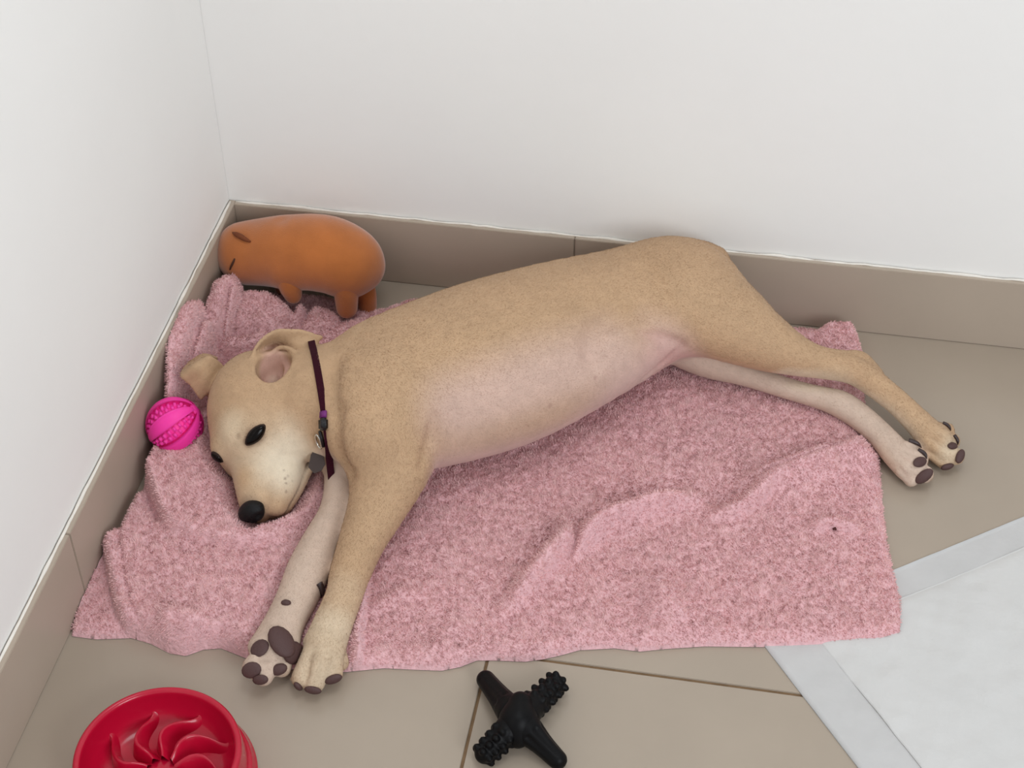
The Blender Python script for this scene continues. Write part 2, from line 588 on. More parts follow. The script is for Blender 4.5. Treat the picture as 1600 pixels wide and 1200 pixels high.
OUT = np.vstack([
    W2([(112, 993), (150, 998), (205, 996), (235, 1005), (265, 1020), (290, 1024), (318, 1014), (345, 1012), (395, 1032), (440, 1044),
        (540, 1049), (600, 1043), (640, 1045), (690, 1047), (720, 1041), (745, 1031), (770, 1031), (820, 1033), (850, 1029), (880, 1022),
        (905, 1015), (960, 1012), (1000, 1017), (1040, 1013), (1100, 1009), (1190, 1010), (1300, 1005), (1380, 1001), (1408, 992)], 0.002),
    W2([(1413, 975), (1405, 925), (1395, 885), (1386, 840), (1380, 785), (1375, 725), (1369, 690)], 0.006),
    W2([(1356, 680), (1352, 640), (1352, 580), (1350, 550)], 0.012),
    np.array([[0.815, -0.035], [0.806, -0.012], [0.76, -0.010], [0.70, -0.012], [0.60, -0.02], [0.48, -0.03], [0.38, -0.05]]),
    W2([(700, 463), (640, 463), (600, 478), (575, 482)], 0.01),
    np.array([[0.13, -0.05], [0.08, -0.05], [0.03, -0.06], [0.012, -0.09], [-0.012, -0.13], [-0.012, -0.27], [0.004, -0.32], [0.008, -0.42], [0.006, -0.5]]),
    W2([(128, 880), (112, 932)], 0.01)])
HX = np.arange(0.0008, 0.87, 0.0022)
HY = np.arange(-0.70, -0.004, 0.0022)
GX, GY = np.meshgrid(HX, HY, indexing='ij')
def blanket_height(X, Y, tufts=True):
    sd = poly_sd(X, Y, OUT)
    z = 0.010 + 0.0022 * noise2(X, Y, 0.07, 1) + 0.0012 * noise2(X, Y, 0.028, 2)
    # stacked layers on the left: (outline pixels, height of the outline, rise, softness of the edge)
    def layer(pts, zl, h, soft, zin=None):
        nonlocal z
        d = poly_sd(X, Y, W2(pts, zl))
        z = z + h * smooth01((d + soft * 0.3) / soft)
    layer([(181, 745), (168, 772), (157, 836), (166, 900), (179, 965), (208, 997), (240, 1014), (282, 1024), (318, 1016), (420, 1080), (560, 1080), (600, 700), (300, 560), (225, 690)], 0.014, 0.022, 0.006)
    layer([(213, 668), (216, 700), (229, 742), (248, 800), (264, 824), (300, 842), (370, 856), (450, 850), (540, 780), (520, 640), (330, 600), (260, 700)], 0.034, 0.015, 0.009)
    d, s, u = line_d(X, Y, W2([(213, 664), (216, 700), (229, 742), (248, 800), (258, 818)], 0.045))
    z = z + 0.010 * np.where(s > 0, np.exp(-(d / 0.009) ** 2), np.exp(-(d / 0.004) ** 2)) * smooth01((1 - u) / 0.4)
    # hem seam parallel to the edge of the second layer
    d, s, u = line_d(X, Y, W2([(205, 760), (193, 790), (186, 840), (194, 900), (206, 950), (222, 975)], 0.028))
    z = z - 0.0045 * np.exp(-(d / 0.003) ** 2)
    d, s, u = line_d(X, Y, W2([(190, 760), (176, 800), (172, 840), (180, 900), (192, 950), (212, 985)], 0.028))
    z = z + 0.004 * np.exp(-(d / 0.006) ** 2)
    # ridges: pixels, height above, width of the crest, falloff on the near side, falloff on the far side
    def ridge(pts, h, wl, wr, zz=0.015, e0=0.15, e1=0.15):
        nonlocal z
        path = catmull(W2(pts, zz), 6)
        d, s, u = line_d(X, Y, path)
        w = np.where(s > 0, wl, wr)
        env = smooth01(u / e0) * smooth01((1 - u) / e1) if e0 else smooth01((1 - u) / e1)
        z = z + h * env * np.exp(-(d / w) ** 2)
    ridge([(1371, 688), (1300, 710), (1250, 727), (1204, 742), (1130, 765)], 0.024, 0.034, 0.010, e0=0.02, e1=0.4)
    ridge([(1235, 740), (1200, 768), (1165, 792), (1130, 806), (1090, 806)], 0.019, 0.009, 0.013, e0=0.35, e1=0.3)
    ridge([(1125, 784), (1091, 779), (1046, 788), (990, 802), (939, 823), (905, 860), (877, 892)], 0.028, 0.0095, 0.013, e0=0.35, e1=0.3)
    ridge([(848, 786), (874, 806), (886, 838), (860, 874), (821, 922), (782, 961), (750, 992)], 0.026, 0.0095, 0.014, e0=0.35, e1=0.5)
    ridge([(1010, 885), (1028, 920), (1050, 958), (1085, 992)], 0.018, 0.020, 0.026, e0=0.4, e1=0.4)
    ridge([(1262, 826), (1305, 820), (1360, 834)], 0.013, 0.012, 0.005, e0=0.3, e1=0.3)
    ridge([(551, 972), (607, 940), (669, 924), (720, 930)], 0.008, 0.018, 0.012, e0=0.2, e1=0.4)
    ridge([(640, 1030), (700, 990), (740, 975)], 0.006, 0.02, 0.02, e0=0.3, e1=0.4)
    ridge([(925, 935), (985, 915), (1060, 905)], 0.004, 0.014, 0.009, e0=0.3, e1=0.4)
    ridge([(245, 985), (285, 980), (320, 1000)], 0.009, 0.012, 0.010, e0=0.3, e1=0.3)
    # narrow creases where the cloth tucks under itself
    global CREASE
    CREASE = np.zeros(X.shape)
    for pts, zz, dep, wid in (([(1105, 795), (1060, 801), (1000, 823), (950, 838), (924, 853), (908, 874)], 0.018, 0.0075, 0.0055),
                              ([(1222, 755), (1185, 797), (1140, 828), (1112, 824)], 0.016, 0.008, 0.0042),
                              ([(1180, 752), (1240, 730), (1290, 713), (1345, 692)], 0.016, 0.008, 0.0042),
                              ([(893, 815), (900, 845), (882, 880), (850, 912)], 0.016, 0.008, 0.0042),
                              ([(1262, 834), (1305, 831), (1354, 840)], 0.012, 0.006, 0.0035),
                              ([(150, 850), (158, 880), (165, 915), (176, 960), (196, 992)], 0.012, 0.016, 0.0065),
                              ([(208, 690), (219, 735), (238, 795), (254, 822)], 0.028, 0.017, 0.0065),
                              ([(925, 938), (985, 918), (1050, 908)], 0.012, 0.004, 0.0035)):
        d, s, u = line_d(X, Y, catmull(W2(pts, zz), 5))
        g = np.exp(-(d / wid) ** 2) * smooth01(u / 0.15) * smooth01((1 - u) / 0.15)
        z = z - dep * g
        CREASE = np.maximum(CREASE, g)
    z = np.maximum(z, 0.0025)
    # bunched folds behind the head, in front of the plush toy
    def lump(pts, zt, h, soft, crest=0.5):
        nonlocal z
        d = poly_sd(X, Y, W2(pts, zt))
        z = np.maximum(z, 0.012 + (h - 0.012) * np.sqrt(np.clip((d + soft * 0.15) / soft, 0, 1)))
    def crest(pts, w):
        nonlocal z
        P = catmull([(*at(*p)[:2], p[2]) for p in pts], 5)
        d, sg, u = line_d(X, Y, P[:, :2])
        cum = np.r_[0, np.cumsum(np.linalg.norm(np.diff(P[:, :2], axis=0), axis=1))]
        zc = np.interp(u, cum / cum[-1], P[:, 2])
        z = np.maximum(z, np.where(d < w, zc * (1 - 0.15 * (d / w) ** 2) * np.sqrt(np.clip(1 - (d / w) ** 5, 0, 1)), 0))
    crest([(298, 470, .080), (291, 477, .104), (276, 512, .104), (265, 548, .098), (254, 592, .084), (248, 634, .060)], 0.021)
    crest([(322, 492, .066), (315, 505, .082), (303, 532, .080), (290, 567, .070), (281, 607, .056), (272, 640, .040)], 0.015)
    crest([(354, 430, .066), (348, 440, .082), (341, 462, .078), (332, 500, .066), (322, 535, .048)], 0.021)
    crest([(342, 530, .046), (372, 530, .046), (410, 522, .042)], 0.014)
    for pts, zz in (([(322, 497), (304, 540), (290, 575), (278, 612)], 0.07), ([(362, 462), (354, 490), (346, 515), (334, 532)], 0.055)):
        d, sg, u = line_d(X, Y, W2(pts, zz))
        z = z - 0.016 * np.exp(-(d / 0.0035) ** 2)
    lump([(352, 512), (358, 478), (370, 451), (400, 449), (426, 450), (446, 464), (459, 480), (446, 505), (430, 520), (380, 520)], 0.045, 0.052, 0.02)
    lump([(446, 512), (462, 478), (473, 473), (479, 480), (470, 500), (456, 520)], 0.03, 0.036, 0.010)
    lump([(470, 512), (480, 490), (490, 476), (512, 482), (530, 492), (525, 512), (490, 530)], 0.025, 0.032, 0.014)
    lump([(330, 560), (345, 525), (390, 520), (440, 525), (480, 515), (540, 500), (600, 490), (640, 475), (690, 468), (700, 490), (560, 560), (400, 600)], 0.02, 0.024, 0.02)
    # the corner pushed up against the skirting at the far right
    lump([(1352, 560), (1342, 505), (1330, 498), (1295, 500), (1270, 515), (1235, 508), (1200, 520), (1220, 560)], 0.03, 0.036, 0.014)
    edge = np.sqrt(np.clip(sd / 0.012, 0, 1))
    z = 0.001 + (z - 0.001) * edge
    if tufts:
        z = z + (0.0012 * noise2(X, Y, 0.008, 11) + 0.0010 * noise2(X + Y * 0.3, Y, 0.0048, 12)) * edge
    return z, sd
BZ, BSD = blanket_height(GX, GY)
BZ = np.maximum(BZ, 0.0006)
# ------------------------------------------------------------------ white training pad
def pad():
    c = at(1173, 983, 0)[:2]
    u = at(1600, 808, 0)[:2] - c; u /= np.linalg.norm(u)           # far edge
    v = np.array([u[1], -u[0]])                                    # near edge direction
    e = at(1340, 1200, 0)[:2] - c; e /= np.linalg.norm(e)
    root = empty('training_pad', (*c, 0.0))
    tag(root, 'white disposable puppy training pad partly under the pink blanket', 'pet pad')
    LU, LV = 0.56, 0.44
    def sheet(name, u0, u1, v0, v1, zf, mat, nu=90, nv=80):
        U, Vv = np.meshgrid(np.linspace(u0, u1, nu), np.linspace(v0, v1, nv), indexing='ij')
        Z = zf(U, Vv)
        X = c[0] + u[0] * U + e[0] * Vv; Y = c[1] + u[1] * U + e[1] * Vv
        top = np.stack([X, Y, Z], -1).reshape(-1, 3)
        bot = np.stack([X, Y, np.full_like(Z, 0.0003)], -1).reshape(-1, 3)
        I = np.arange(nu * nv).reshape(nu, nv)
        q = np.stack([I[:-1, :-1], I[:-1, 1:], I[1:, 1:], I[1:, :-1]], -1).reshape(-1, 4)
        n = nu * nv
        ring = np.r_[I[:, 0], I[-1, 1:], I[::-1, -1][1:], I[0, ::-1][1:-1]]
        r2 = np.roll(ring, -1)
        sides = np.stack([ring, r2, r2 + n, ring + n], 1)
        return mesh_np(name, np.vstack([top, bot]), [q[:, ::-1], q + n, sides], mat, root)
    wob = lambda U, V: 0.0006 * noise2(U + 5, V + 5, 0.05, 41) + 0.0004 * noise2(U + 5, V + 5, 0.016, 42)
    sheet('border_film', 0, LU, 0, LV, lambda U, V: 0.0016 + wob(U, V), M_pad_film)
    def zc(U, V):
        d = np.minimum.reduce([U - 0.055, LU - 0.055 - U, V - 0.038, LV - 0.038 - V])
        q = 0.0007 * np.maximum(np.abs(np.sin(U * math.pi / 0.018)), np.abs(np.sin(V * math.pi / 0.018))) ** 0.5
        return 0.0024 + 0.0022 * np.sqrt(np.clip(d / 0.010, 0, 1)) + 2.0 * wob(U, V) + 0.0008 * noise2(U + 9, V + 5, 0.11, 43)
    sheet('absorbent_core', 0.055, LU - 0.055, 0.038, LV - 0.038, zc, M_pad_core, 150, 120)
pad()

# ------------------------------------------------------------------ the dog, lying on its side
def st(px, py, z, rw, rh=None):
    p = at(px, py, z)
    return (p[0], p[1], p[2], rw, rh if rh else rw)
HO = np.array([0.1345, -0.3672, 0.0750])        # middle of the skull
HF = np.array([0.1817, -0.9672, -0.1776])       # towards the nose
HL = np.array([0.7891, 0.0356, 0.6133])         # towards the dog's left side
HD = np.cross(HF, HL); HD /= np.linalg.norm(HD) # towards the crown
HS = 1.057
HA = np.array([HF, HL, HD])
def hp(f, l, d):
    return HO + HS * (f * HF + l * HL + d * HD)
def hst(f, l, d, rw, rh):
    return (*hp(f, l, d), rw * HS, rh * HS)

dog = Body()
# trunk
TORSO = [st(470, 628, 0.078, 0.060, 0.056), st(520, 635, 0.084, 0.070, 0.064), st(575, 628, 0.090, 0.088, 0.074), st(630, 612, 0.096, 0.104, 0.082),
         st(765, 570, 0.100, 0.112, 0.088), st(880, 525, 0.094, 0.104, 0.080), st(985, 485, 0.086, 0.088, 0.070), st(1045, 466, 0.088, 0.078, 0.071), st(1084, 462, 0.086, 0.055, 0.060)]
dog.chain(TORSO, k=0.01, n=4)
# neck
dog.chain([(*hp(-0.045, 0.0, 0.0), 0.046, 0.046), st(450, 615, 0.074, 0.056, 0.052), st(510, 632, 0.082, 0.068, 0.062)], k=0.02)
# shoulder and upper arm
dog.ell(at(592, 640, 0.120), np.eye(3), (0.055, 0.075, 0.050), k=0.03)
# near foreleg
dog.chain([st(590, 670, 0.110, 0.050, 0.042), st(606, 728, 0.085, 0.046, 0.038), st(592, 785, 0.064, 0.034, 0.030), st(566, 845, 0.052, 0.0255, 0.025),
           st(546, 900, 0.046, 0.0215, 0.021), st(538, 930, 0.044, 0.0195, 0.020), st(522, 970, 0.038, 0.0205, 0.019), st(508, 1006, 0.033, 0.0225, 0.018)], k=0.018)
dog.ell(at(640, 730, 0.070), np.eye(3), (0.020, 0.022, 0.020), k=0.02)
# lower foreleg
dog.chain([st(540, 690, 0.055, 0.034, 0.034), st(538, 745, 0.042, 0.023, 0.024), st(527, 800, 0.036, 0.020, 0.022), st(500, 850, 0.034, 0.021, 0.021), st(482, 890, 0.034, 0.0235, 0.021),
           st(466, 930, 0.032, 0.0225, 0.019), st(446, 970, 0.030, 0.0215, 0.018), st(427, 1012, 0.027, 0.0255, 0.018)], k=0.012)
# near hind leg: thigh, shin, hock, foot
dog.ell(at(1062, 458, 0.100), np.eye(3), (0.062, 0.054, 0.058), k=0.03)
dog.chain([st(1070, 468, 0.112, 0.066, 0.052), st(1132, 498, 0.102, 0.055, 0.046), st(1192, 534, 0.088, 0.035, 0.034), st(1242, 557, 0.076, 0.0225, 0.024),
           st(1288, 571, 0.066, 0.0160, 0.017), st(1330, 578, 0.060, 0.0165, 0.017), st(1362, 597, 0.053, 0.0160, 0.0160), st(1402, 629, 0.043, 0.0150, 0.0150),
           st(1438, 664, 0.033, 0.0165, 0.016), st(1462, 690, 0.026, 0.0205, 0.017)], k=0.025)
dog.chain([st(1205, 512, 0.092, 0.016), st(1262, 546, 0.080, 0.0090), st(1312, 557, 0.069, 0.0078), st(1344, 559, 0.062, 0.0085), st(1366, 582, 0.055, 0.009)], k=0.009)
# lower hind leg
dog.chain([st(1055, 520, 0.060, 0.038, 0.036), st(1102, 560, 0.042, 0.022, 0.024), st(1165, 585, 0.034, 0.0140, 0.015), st(1230, 607, 0.030, 0.0125, 0.013), st(1280, 621, 0.028, 0.0140, 0.0135),
           st(1312, 631, 0.027, 0.0175, 0.015), st(1342, 650, 0.024, 0.0165, 0.015), st(1374, 678, 0.021, 0.0160, 0.0145), st(1402, 709, 0.020, 0.0185, 0.0150), st(1422, 728, 0.020, 0.0205, 0.015)], k=0.004)
# hollow of the flank
dog.ell(at(985, 556, 0.172), np.eye(3), (0.060, 0.040, 0.034), k=0.035, op='cut')
# tail, curled away behind the rump
dog.chain([st(1060, 402, 0.125, 0.014), st(1094, 388, 0.130, 0.008), st(1114, 391, 0.128, 0.0072), st(1131, 402, 0.115, 0.0068), st(1145, 450, 0.07, 0.006), st(1130, 470, 0.04, 0.005)], k=0.01)
# head
dog.ell(hp(-0.022, 0, 0.006), HA, np.array((0.056, 0.054, 0.045)) * HS, k=0.02)
dog.ell(hp(0.014, 0, 0.010), HA, np.array((0.038, 0.043, 0.029)) * HS, k=0.016)
for s in (1, -1):
    dog.ell(hp(0.004, 0.034 * s, -0.016), HA, np.array((0.044, 0.023, 0.032)) * HS, k=0.016)
    dog.ell(hp(0.028, 0.025 * s, 0.023), HA, np.array((0.016, 0.012, 0.009)) * HS, k=0.010)      # brow
dog.chain([hst(0.016, 0, -0.005, 0.042, 0.032), hst(0.046, 0, -0.007, 0.0315, 0.0250), hst(0.074, 0, -0.010, 0.0250, 0.0200), hst(0.094, 0, -0.011, 0.0195, 0.0150)], k=0.012, up=HD)
for s in (1, -1):
    dog.chain([hst(0.036, 0.021 * s, -0.028, 0.017, 0.022), hst(0.066, 0.0185 * s, -0.030, 0.0155, 0.019), hst(0.092, 0.0115 * s, -0.028, 0.0130, 0.0145)], k=0.008, up=HD)
dog.chain([hst(-0.03, 0.004, -0.042, 0.048, 0.029), hst(0.02, 0.005, -0.050, 0.038, 0.020), hst(0.060, 0.003, -0.050, 0.024, 0.013), hst(0.086, 0.001, -0.044, 0.015, 0.010)], k=0.010, up=HD)
# mouth line carved in
MOUTH = [(0.036, 0.0385, -0.046), (0.054, 0.0345, -0.0470), (0.074, 0.0290, -0.0450), (0.092, 0.0200, -0.0410), (0.104, 0.0, -0.037)]
for s in (1, -1):
    dog.chain([hst(f, l * s, d, 0.0024, 0.0018) for f, l, d in MOUTH], k=0.003, up=HD, op='cut')
# ears
EAR_L = [[at(*p) for p in row] for row in [
    [(388, 600, .112), (405, 612, .108), (428, 615, .106), (448, 607, .107), (460, 596, .106)],
    [(391, 575, .127), (408, 581, .100), (427, 584, .091), (447, 580, .098), (464, 570, .120)],
    [(402, 540, .143), (418, 547, .118), (435, 553, .108), (452, 554, .117), (470, 556, .130)],
    [(430, 518, .152), (442, 525, .143), (453, 531, .137), (464, 537, .135), (480, 546, .132)],
    [(468, 517, .147), (478, 520, .143), (485, 522, .140), (492, 525, .136), (502, 527, .131)]]]
EAR_R = [[at(*p) for p in row] for row in [
    [(354, 582, .088), (332, 602, .088), (314, 622, .074)],
    [(340, 566, .103), (320, 582, .104), (300, 602, .088)],
    [(326, 558, .112), (305, 570, .112), (284, 585, .098)],
    [(338, 560, .090), (318, 555, .086), (297, 566, .078)]]]
dog.ell(at(416, 592, 0.104), np.eye(3), (0.022, 0.024, 0.018), k=0.012)
dog.ell(at(429, 577, 0.128), np.eye(3), (0.0205, 0.0265, 0.036), k=0.005, op='cut')
dog.ell(at(334, 600, 0.074), np.eye(3), (0.014, 0.018, 0.016), k=0.012)
ear_pts_l = dog.sheet(EAR_L, 0.0026, k=0.005, nu=28, nv=28)
dog.chain([(*at(418, 603, .101), .003, .003), (*at(427, 592, .102), .0052, .004), (*at(433, 583, .100), .003, .003)], k=0.005)
dog.chain([(*at(420, 556, .126), .0022, .0022), (*at(436, 543, .134), .0027, .0027), (*at(455, 546, .137), .0027, .0027), (*at(468, 557, .134), .0024, .0024)], k=0.003)
dog.chain([(*at(446, 592, .108), .0045, .0045), (*at(450, 574, .112), .0045, .0045), (*at(440, 556, .120), .0035, .0035)], k=0.005)
ear_pts_r = dog.sheet(EAR_R, 0.0026, k=0.005, nu=24, nv=24)
# toes: (knuckle, tip, radius)
TOES = {
    'near_fore': [((521, 1020, .030), (519, 1052, .018), .0112), ((503, 1030, .033), (491, 1066, .017), .0115), ((487, 1022, .030), (471, 1060, .017), .0108), ((525, 1005, .024), (532, 1036, .014), .0090)],
    'low_fore': [((419, 1000, .026), (405, 1012, .028), .0120), ((413, 1020, .028), (396, 1043, .026), .0118), ((425, 1030, .026), (411, 1056, .022), .0110), ((445, 1025, .024), (440, 1044, .020), .0100)],
    'near_hind': [((1464, 672, .030), (1480, 672, .022), .0090), ((1466, 684, .028), (1487, 689, .019), .0100), ((1462, 700, .025), (1493, 713, .016), .0105), ((1455, 706, .020), (1476, 722, .012), .0090)],
    'low_hind': [((1416, 700, .028), (1430, 701, .022), .0085), ((1420, 712, .026), (1438, 718, .019), .0098), ((1418, 728, .023), (1445, 741, .016), .0105), ((1408, 728, .018), (1424, 749, .012), .0090)]}
for paw, toes in TOES.items():
    for a, b, r in toes:
        dog.chain([(*at(*a), r * 0.95, r * 0.95), (*at(*b), r, r * 0.95)], k=0.0035)

def sdf1(p):
    return float(dog.eval(np.asarray(p, float)[None])[0])
def gradient(p, e=0.0012):
    Q = np.vstack([p + np.eye(3) * e, p - np.eye(3) * e])
    v = dog.eval(Q).astype(float)
    g = v[:3] - v[3:]
    return g / (np.linalg.norm(g) + 1e-12)
def surface_at(px, py, z0=0.20):
    """skin point met by the line of sight through a measured pixel"""
    o = at(px, py, z0)
    d = o - CAM_LOC; d /= np.linalg.norm(d)
    t = 0.0
    for _ in range(400):
        s = sdf1(o + d * t)
        if s < 0.0002: break
        t += max(min(s, 0.01) * 0.8, 0.0003)
        if t > 0.4: break
    p = o + d * t
    return p, gradient(p)
def crease(pix, r, k=0.006, lift=0.3):
    """a shallow skin fold pressed in along measured points"""
    S = []
    m = len(pix)
    for i, (x, y) in enumerate(pix):
        p, n = surface_at(x, y)
        rr = r * (0.45 if i in (0, m - 1) else 1.0)
        S.append((*(p + n * rr * lift), rr, rr))
    dog.chain(S, k=k, op='cut')
crease([(680, 655), (671, 690), (660, 728)], 0.0045, 0.012)
crease([(530, 640), (524, 680), (534, 720), (546, 738)], 0.0040, 0.018)
crease([(522, 570), (518, 612), (522, 650)], 0.0028, 0.020)
crease([(925, 560), (928, 525), (955, 498), (1000, 486)], 0.0065, 0.024)
crease([(1000, 520), (1030, 528), (1062, 537)], 0.0040, 0.010)
crease([(1066, 542), (1040, 565), (1008, 590)], 0.0035, 0.008)
crease([(1278, 556), (1310, 569), (1334, 572)], 0.0028, 0.005)
for pts, r in (([(507, 1024), (504, 1042), (502, 1060)], 0.0034), ([(484, 1036), (480, 1052), (477, 1066)], 0.0030), ([(522, 1022), (527, 1038), (530, 1050)], 0.0026),
               ([(1452, 684), (1466, 695), (1482, 703)], 0.0032), ([(1450, 704), (1464, 715), (1474, 722)], 0.0026), ([(1463, 672), (1474, 679), (1484, 682)], 0.0024),
               ([(1402, 711), (1418, 723), (1432, 731)], 0.0032), ([(1404, 730), (1411, 740), (1418, 749)], 0.0026), ([(1414, 702), (1426, 708), (1434, 711)], 0.0024),
               ([(400, 1030), (412, 1029), (424, 1031)], 0.0028), ([(400, 1057), (410, 1051), (421, 1047)], 0.0026)):
    crease(pts, r, 0.003, 0.1)

def axis(lo, hi, fine_ranges, fine, coarse):
    out, v = [], lo
    while v < hi:
        out.append(v)
        v += fine if any(a <= v < b for a, b in fine_ranges) else coarse
    return np.array(out)
dx = axis(0.02, 0.98, ((0.05, 0.300), (0.855, 0.94)), 0.0017, 0.0030)
dy = axis(-0.74, 0.004, ((-0.70, -0.60), (-0.49, -0.19)), 0.0017, 0.0030)
dz = axis(-0.004, 0.20, ((-0.004, 0.05),), 0.0017, 0.0021)
DV, DF = dog.skin(dx, dy, dz, relax=2)
DN = vertex_normals(DV, DF)

# coat colours: tan back, cream underside and muzzle, pink bare skin on the belly
def coat(P, N):
    n = len(P)
    tan = np.array(srgb(187, 154, 121)); cream = np.array(srgb(208, 189, 163)); pink = np.array(srgb(210, 180, 171)); pale = np.array(srgb(203, 180, 163))
    C = np.tile(tan, (n, 1))
    def mix(col, w):
        nonlocal C
        i = np.flatnonzero(w > 0)
        w = np.clip(w[i], 0, 1)[:, None]
        C[i] = C[i] * (1 - w) + np.asarray(col) * w
    def near(p, r, soft=0.6):
        out = np.zeros(n)
        i = np.flatnonzero((np.abs(P[:, 0] - p[0]) < r) & (np.abs(P[:, 1] - p[1]) < r) & (np.abs(P[:, 2] - p[2]) < r))
        out[i] = smooth01((r - np.linalg.norm(P[i] - np.asarray(p), axis=1)) / (r * soft))
        return out
    def along(pts, r, soft=0.6):
        S = catmull([at(*q) for q in pts], 4)
        i = np.flatnonzero(np.all((P > S.min(0) - r) & (P < S.max(0) + r), axis=1))
        d = np.full(len(i), 9.0)
        for a, b in zip(S[:-1], S[1:]):
            e = b - a
            t = np.clip(((P[i] - a) @ e) / (e @ e + 1e-12), 0, 1)
            d = np.minimum(d, np.linalg.norm(P[i] - a - t[:, None] * e, axis=1))
        out = np.zeros(n)
        out[i] = smooth01((r - d) / (r * soft))
        return out
    # belly side of the trunk
    mix(pink, 0.9 * along([(690, 722, .04), (780, 697, .04), (870, 658, .04), (950, 613, .05), (1010, 560, .065)], 0.088, 0.6))
    mix(pink, 0.65 * along([(720, 640, .14), (850, 590, .14), (950, 560, .12)], 0.07, 0.9))
    mix(srgb(206, 160, 152), 0.8 * along([(960, 545, .10), (1010, 540, .09), (1050, 545, .07)], 0.045, 0.8))
    mix(srgb(198, 148, 142), 0.7 * along([(1045, 545, .06), (1000, 600, .035), (950, 630, .03)], 0.022, 0.8))
    mix(srgb(214, 158, 146), 0.6 * near(at(668, 690, 0.08), 0.025, 0.9))
    # lower legs
    mix(pale, 0.95 * along([(1060, 560, .05), (1140, 578, .035), (1240, 606, .03), (1310, 625, .03), (1380, 675, .025), (1430, 735, .02)], 0.032, 0.5))
    mix(pale, 0.9 * along([(538, 735, .045), (530, 790, .04), (500, 850, .035), (470, 910, .033), (430, 1010, .028), (400, 1040, .025)], 0.038, 0.4))
    mix(cream, 0.8 * along([(1230, 590, .06), (1330, 590, .05), (1390, 635, .035), (1480, 705, .02)], 0.024, 0.6))
    mix(cream, 0.75 * along([(515, 990, .035), (495, 1050, .02)], 0.038, 0.6))
    mix(cream, 0.35 * along([(535, 930, .045), (520, 980, .035)], 0.035, 0.7))
    mix(pale, 0.8 * along([(520, 715, .08), (530, 735, .07), (545, 740, .05)], 0.030, 0.7))
    # head
    mix(cream, 0.5 * near(hp(0.05, 0.01, 0.0), 0.075, 0.8))
    mix(srgb(232, 218, 194), 0.85 * near(hp(0.055, 0.03, -0.02), 0.050, 0.8))
    mix(srgb(232, 218, 194), 0.7 * near(hp(0.02, 0.045, -0.02), 0.045, 0.9))
    mix(srgb(226, 206, 176), 0.6 * near(hp(0.025, 0.005, 0.035), 0.03, 0.9))
    mix(srgb(192, 156, 118), 0.55 * near(hp(0.075, 0.0, 0.012), 0.022, 0.9))
    mix(srgb(120, 100, 88), 0.6 * near(hp(0.105, 0.0, -0.006), 0.021, 0.6))
    mix(srgb(140, 120, 104), 0.5 * near(hp(0.094, 0.010, -0.034), 0.018, 0.8))
    for (x, y, r) in ((399, 681, 0.0165), (388, 691, 0.0085), (338, 716, 0.0115)):
        p, _ = surface_at(x, y)
        mix(srgb(110, 82, 66), 0.55 * near(p, r, 0.6))
    for (x, y) in ((859, 634), (930, 590)):
        p, _ = surface_at(x, y)
        mix(srgb(158, 118, 108), 0.45 * near(p, 0.0045, 0.9))
    mix(srgb(142, 106, 74), 0.8 * along([(1092, 385, .130), (1112, 389, .128), (1136, 406, .108)], 0.0125, 0.5))
    # brow spot
    mix(srgb(120, 92, 74), 0.6 * near(hp(0.036, 0.0115, 0.030), 0.006, 0.9))
    # whisker spots on the left lip
    for k in range(11):
        mix(srgb(120, 96, 84), 0.7 * near(hp(0.064 + 0.0065 * (k % 4) + 0.0022 * math.sin(7.3 * k), 0.0325 - 0.0012 * (k % 4), -0.019 - 0.0055 * (k // 4) + 0.002 * math.sin(4.1 * k + 1)), 0.0026 + 0.0006 * math.sin(3 * k), 0.9))
    # dark lips
    for f, l, d in catmull(MOUTH, 5):
        mix(srgb(66, 46, 42), 0.75 * near(hp(f, l, d), 0.0045, 0.7))
    # inside of the near ear
    ctr = at(428, 580, 0.102)
    inner = near(ctr, 0.038, 0.4) * smooth01((N @ ((CAM_LOC - ctr) / np.linalg.norm(CAM_LOC - ctr)) - 0.15) / 0.4)
    mix(srgb(214, 172, 158), 0.85 * inner)
    mix(srgb(150, 92, 88), 0.9 * near(at(433, 562, 0.106), 0.018, 0.7))  # ear hole: dark pink skin with the shade of its depth painted in
    mix(srgb(214, 188, 170), 0.6 * near(at(427, 592, 0.106), 0.010, 0.7))
    mix(srgb(120, 84, 74), 0.7 * near(at(410, 602, 0.108), 0.013, 0.9))  # shadow along the lower rim of the ear cup, painted into the coat
    v = 1 + 0.035 * noise2(P[:, 0] + P[:, 2], P[:, 1] + 0.4 * P[:, 2], 0.05, 51) + 0.03 * noise2(P[:, 0], P[:, 1] + P[:, 2], 0.012, 52)
    return np.clip(C * v[:, None], 0, 1)
DC = coat(DV, DN)

def surface_from(inside, direction, far=0.12):
    """walk outwards from a point until the skin is reached"""
    d = np.asarray(direction, float); d /= np.linalg.norm(d)
    a, b = 0.0, None
    for t in np.arange(0, far, 0.001):
        if sdf1(inside + d * t) > 0:
            b = t; break
        a = t
    if b is None:
        return inside + d * far, d
    for _ in range(14):
        m = 0.5 * (a + b)
        if sdf1(inside + d * m) > 0: b = m
        else: a = m
    p = inside + d * a
    return p, gradient(p)
dog_root = empty('dog', at(620, 640, 0.012))
tag(dog_root, 'tan puppy with cream muzzle lying stretched on its side on the pink blanket', 'dog')
body = mesh_np('body', DV, [DF], M_fur, dog_root, colors=DC)

